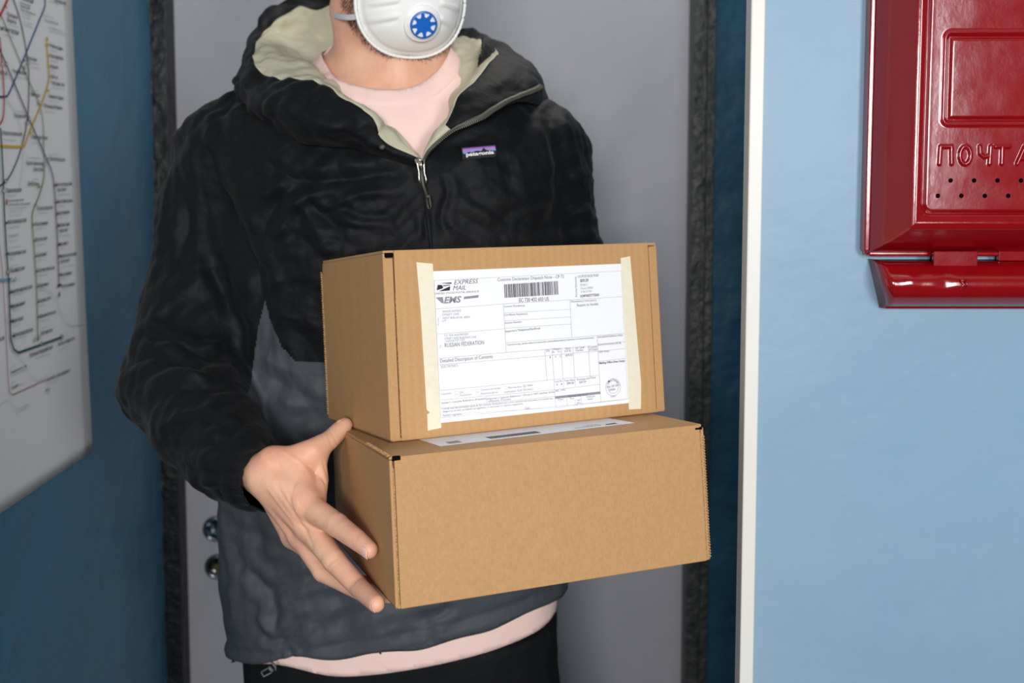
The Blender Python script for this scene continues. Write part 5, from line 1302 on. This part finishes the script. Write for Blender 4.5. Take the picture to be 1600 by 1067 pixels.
lg.text('patagonia', ZL(455, 548), ZL(1150, 482), 'logo_white', h=.0042, lift=.0005, bold=.035)
lg.build('chest_patch', jacket)
# drawcord toggle at the hem, webbing strap end
def hz(px, py, Y=1.215): return P(px, py, Y)
V = []; Fc = []
tube(V, Fc, [hz(424, 1034), hz(430, 1041), hz(431, 1047)], .0022, 8, flat=.5)
tube(V, Fc, [hz(420, 1042), hz(426, 1049)], .0022, 8)
loop = [hz(408, 1050), hz(420, 1043), hz(424, 1051), hz(412, 1057), hz(408, 1050)]
tube(V, Fc, loop, .0010, 8)
from_np('hem_toggle', V, Fc, [mat('grey_toggle_plastic', (96, 98, 100), .4, .4)], jacket)
V = []; Fc = []; tube(V, Fc, [P(384, 1016, 1.30), P(374, 1022, 1.31), P(365, 1033, 1.32)], [.004, .0042, .004], 8, flat=.4); from_np('hem_tab', V, Fc, ['black'], jacket)

# ---- respirator mask: pressed felt cup with a flat edge, valve and straps
MR = rz(math.radians(22)) @ rx(math.radians(10))
MC = P(638, 0, 1.268)
def mp(x, y, z): return MC + MR @ np.array([x, y, z])       # x right, z up, -y outward
NR, NT = 46, 120; V = []
def rim_r(th):
    # outline radius of the cup: wide cheeks, rounded chin, narrower over the nose
    c, s = math.cos(th), math.sin(th)
    a = .0682; b_ = .068 if s < 0 else .080
    return 1 / ((abs(c) / a) ** 2.25 + (abs(s) / b_) ** 2.25) ** (1 / 2.25)
HT = .052
for i in range(NR):
    r = i / (NR - 1)
    for k in range(NT):
        th = 2 * math.pi * k / NT; R_ = rim_r(th); x = R_ * r * math.cos(th); z = R_ * r * math.sin(th)
        h = HT * (1 - max(0, (r - .06) / .94) ** 2.5) ** .86 if r < 1 else 0
        if r > .88: h = HT * (1 - ((.88 - .06) / .94) ** 2.5) ** .86 * (1 - (r - .88) / .12 * .55) - .004
        # moulded ribs running out to both cheeks
        for zc0, sl in ((.018, -.18), (.001, -.24), (-.017, -.30)):
            zl = zc0 + sl * (abs(x) - .022) * 1.0; g = math.exp(-((z - zl) / .0024) ** 2) * (1 if abs(x) > .022 else 0) * sst(.022, .030, abs(x)) * sst(.060, .052, abs(x))
            h += (.0034 * g)
            g2 = math.exp(-((z - zl + .006) / .0026) ** 2) * sst(.022, .030, abs(x)) * sst(.060, .052, abs(x)); h -= .0022 * g2
        V.append(mp(x, -h, z))
mk = from_np('respirator_mask', V, grid_faces(NR, NT, closed_v=True, flip=True), ['maskm', 'maskedge'], PB)
me = mk.data; mis = [1 if (i // NT) >= NR * .87 else 0 for i in range(len(me.polygons))]; me.polygons.foreach_set('material_index', mis); solidify(mk, .0014)
# stitched crimp along the edge
V = []; Fc = []
cr = [mp(rim_r(2 * math.pi * k / 160) * 1.005 * math.cos(2 * math.pi * k / 160), -.0125 - .0004 * (k % 2), rim_r(2 * math.pi * k / 160) * 1.005 * math.sin(2 * math.pi * k / 160)) for k in range(161)]
tube(V, Fc, cr, [.0017 + .0004 * (k % 2) for k in range(161)], 6); from_np('mask_edge', V, Fc, ['maskedge'], mk)
# valve
vc = mp(.0040, -HT + .0035, -.0255); vt = rx(math.radians(14)); VR = MR @ vt
def vpnt(x, y, z): return vc + VR @ np.array([x, y, z])
def disc_prof(prof, n=64):
    V = [vpnt(r * math.cos(2 * math.pi * k / n), -h, r * math.sin(2 * math.pi * k / n)) for r, h in prof for k in range(n)]
    return V, grid_faces(len(prof), n, closed_v=True, flip=True)
V, Fc = disc_prof([(.0225, -.008), (.0225, .0012), (.0212, .0026), (.0180, .0030), (.0172, .0055), (.0160, .0060), (.0001, .0050)])
vb = from_np('valve', V, Fc, ['plastic_w'], mk)
V = []; Fc = []; n = 64
def addprism(outl, h0, h1):
    b = len(V); m = len(outl)
    for h in (h0, h1):
        for (x, z) in outl: V.append(vpnt(x, -h, z))
    Fc.append(tuple(b + m + k for k in range(m))); Fc.append(tuple(b + k for k in range(m))[::-1])
    for k in range(m): Fc.append((b + k, b + (k + 1) % m, b + m + (k + 1) % m, b + m + k))
# blue cap: rim ring + hub joined by eight spokes
ri, ro = .0146, .0162
b = len(V)
for k in range(n):
    a_ = 2 * math.pi * k / n
    for (r, h) in ((ri, .0062), (ri, .0088), (ro, .0082), (ro + .0003, .0062)): V.append(vpnt(r * math.cos(a_), -h, r * math.sin(a_)))
Fc += [tuple(b + q for q in f) for f in grid_faces(n, 4, closed_u=True, closed_v=True)]
star = []
for k in range(8):
    a0 = math.pi / 4 * k + .2
    wsp = .10
    star += [(.0143 * math.cos(a0 - wsp), .0143 * math.sin(a0 - wsp)), (.0143 * math.cos(a0 + wsp), .0143 * math.sin(a0 + wsp))]
    for q in (.22, .39, .56): star.append(((.0086 + .0006 * abs(q - .39) / .17 * 1.6) * math.cos(a0 + q), (.0086 + .0006 * abs(q - .39) / .17 * 1.6) * math.sin(a0 + q)))
addprism(star, .0058, .0080)
o = from_np('valve_grille', V, Fc, ['plastic_b'], mk, smooth=False)
# straps: lower one over the neck, upper one over the ears
V = []; Fc = []
tube(V, Fc, catmull(np.array([P(569, 24, 1.262), P(548, 27, 1.258), P(530, 26, 1.285), P(517, 22, 1.335), P(520, 20, 1.38), P(560, 15, 1.412), P(610, 12, 1.425), P(665, 12, 1.405), P(700, 14, 1.36), P(705, 16, 1.31), P(696, 16, 1.272)]), 60), .0009, 8, flat=4.2, up=(0, 0, 1))
V = np.array(V); from_np('strap', V, Fc, ['strap'], mk)

# ---- stubble: short fine hairs rooted in the skin along the jaw
loc = (bV - HC) @ HR
sel = (bp[:, 0] > 520) & (bV[:, 2] > P(0, 96, 1.3)[2]) & (bV[:, 1] < 1.35) & (loc[:, 2] < .0) & (loc[:, 2] > -.150) & (bV[:, 2] > 1.5)
# band: from the ear down the jaw edge to under the chin
jx = np.abs(loc[:, 0])
band = sel & (((loc[:, 2] > -.118) & (loc[:, 1] < .022)) | ((loc[:, 2] <= -.118) & (loc[:, 1] < -.018)))
bpoly = [(530, -60), (534, 5), (548, 42), (572, 70), (600, 88), (632, 99), (668, 96), (696, 80), (712, 55), (720, -60)]
ids = np.where(sel & in_poly(bp, bpoly))[0]; rs = np.random.RandomState(5)
V = []; Fc = []
if len(ids):
    for k in range(16000):
        i = ids[rs.randint(len(ids))]; p = bV[i] + rs.normal(0, .0016, 3); n = bN[i]; p = p - n * ((p - bV[i]) @ n)
        e_ = min(1.0, max(0.15, (.03 - loc[i, 1]) / .03))
        if rs.rand() > e_: continue
        d = n * .45 + np.array([0, -.25, -.9]) * .8 + rs.normal(0, .35, 3); d /= np.linalg.norm(d); L_ = rs.uniform(.003, .0065)
        s_ = np.cross(d, rs.normal(0, 1, 3)); s_ /= np.linalg.norm(s_); q = np.cross(d, s_); r0 = .00017; b = len(V)
        for a_ in (0, 2.094, 4.189): V.append(p + (s_ * math.cos(a_) + q * math.sin(a_)) * r0)
        V.append(p + d * L_); Fc += [(b, b + 1, b + 3), (b + 1, b + 2, b + 3), (b + 2, b, b + 3)]
    from_np('beard', V, Fc, ['hair'], PB, smooth=False)
# ---- hair cap
NR, NT = 26, 60; V = []
for i in range(NR):
    ph = math.pi * .62 * i / (NR - 1)
    for k in range(NT):
        th = 2 * math.pi * k / NT; d = np.array([math.cos(th) * math.sin(ph), math.sin(th) * math.sin(ph), math.cos(ph)])
        front = max(0, -d[1]); low = -.2 + .62 * front ** .6
        if d[2] < low: d[2] = low
        rr0 = 1 + .05 * math.sin(th * 9 + i * .8) * math.sin(ph)
        V.append(hp(d[0] * .083 * rr0, .014 + d[1] * .103 * rr0, .040 + d[2] * .094 * rr0))
hr = from_np('hair', V, grid_faces(NR, NT, closed_v=True), ['hair'], PB); solidify(hr, .012, 0)
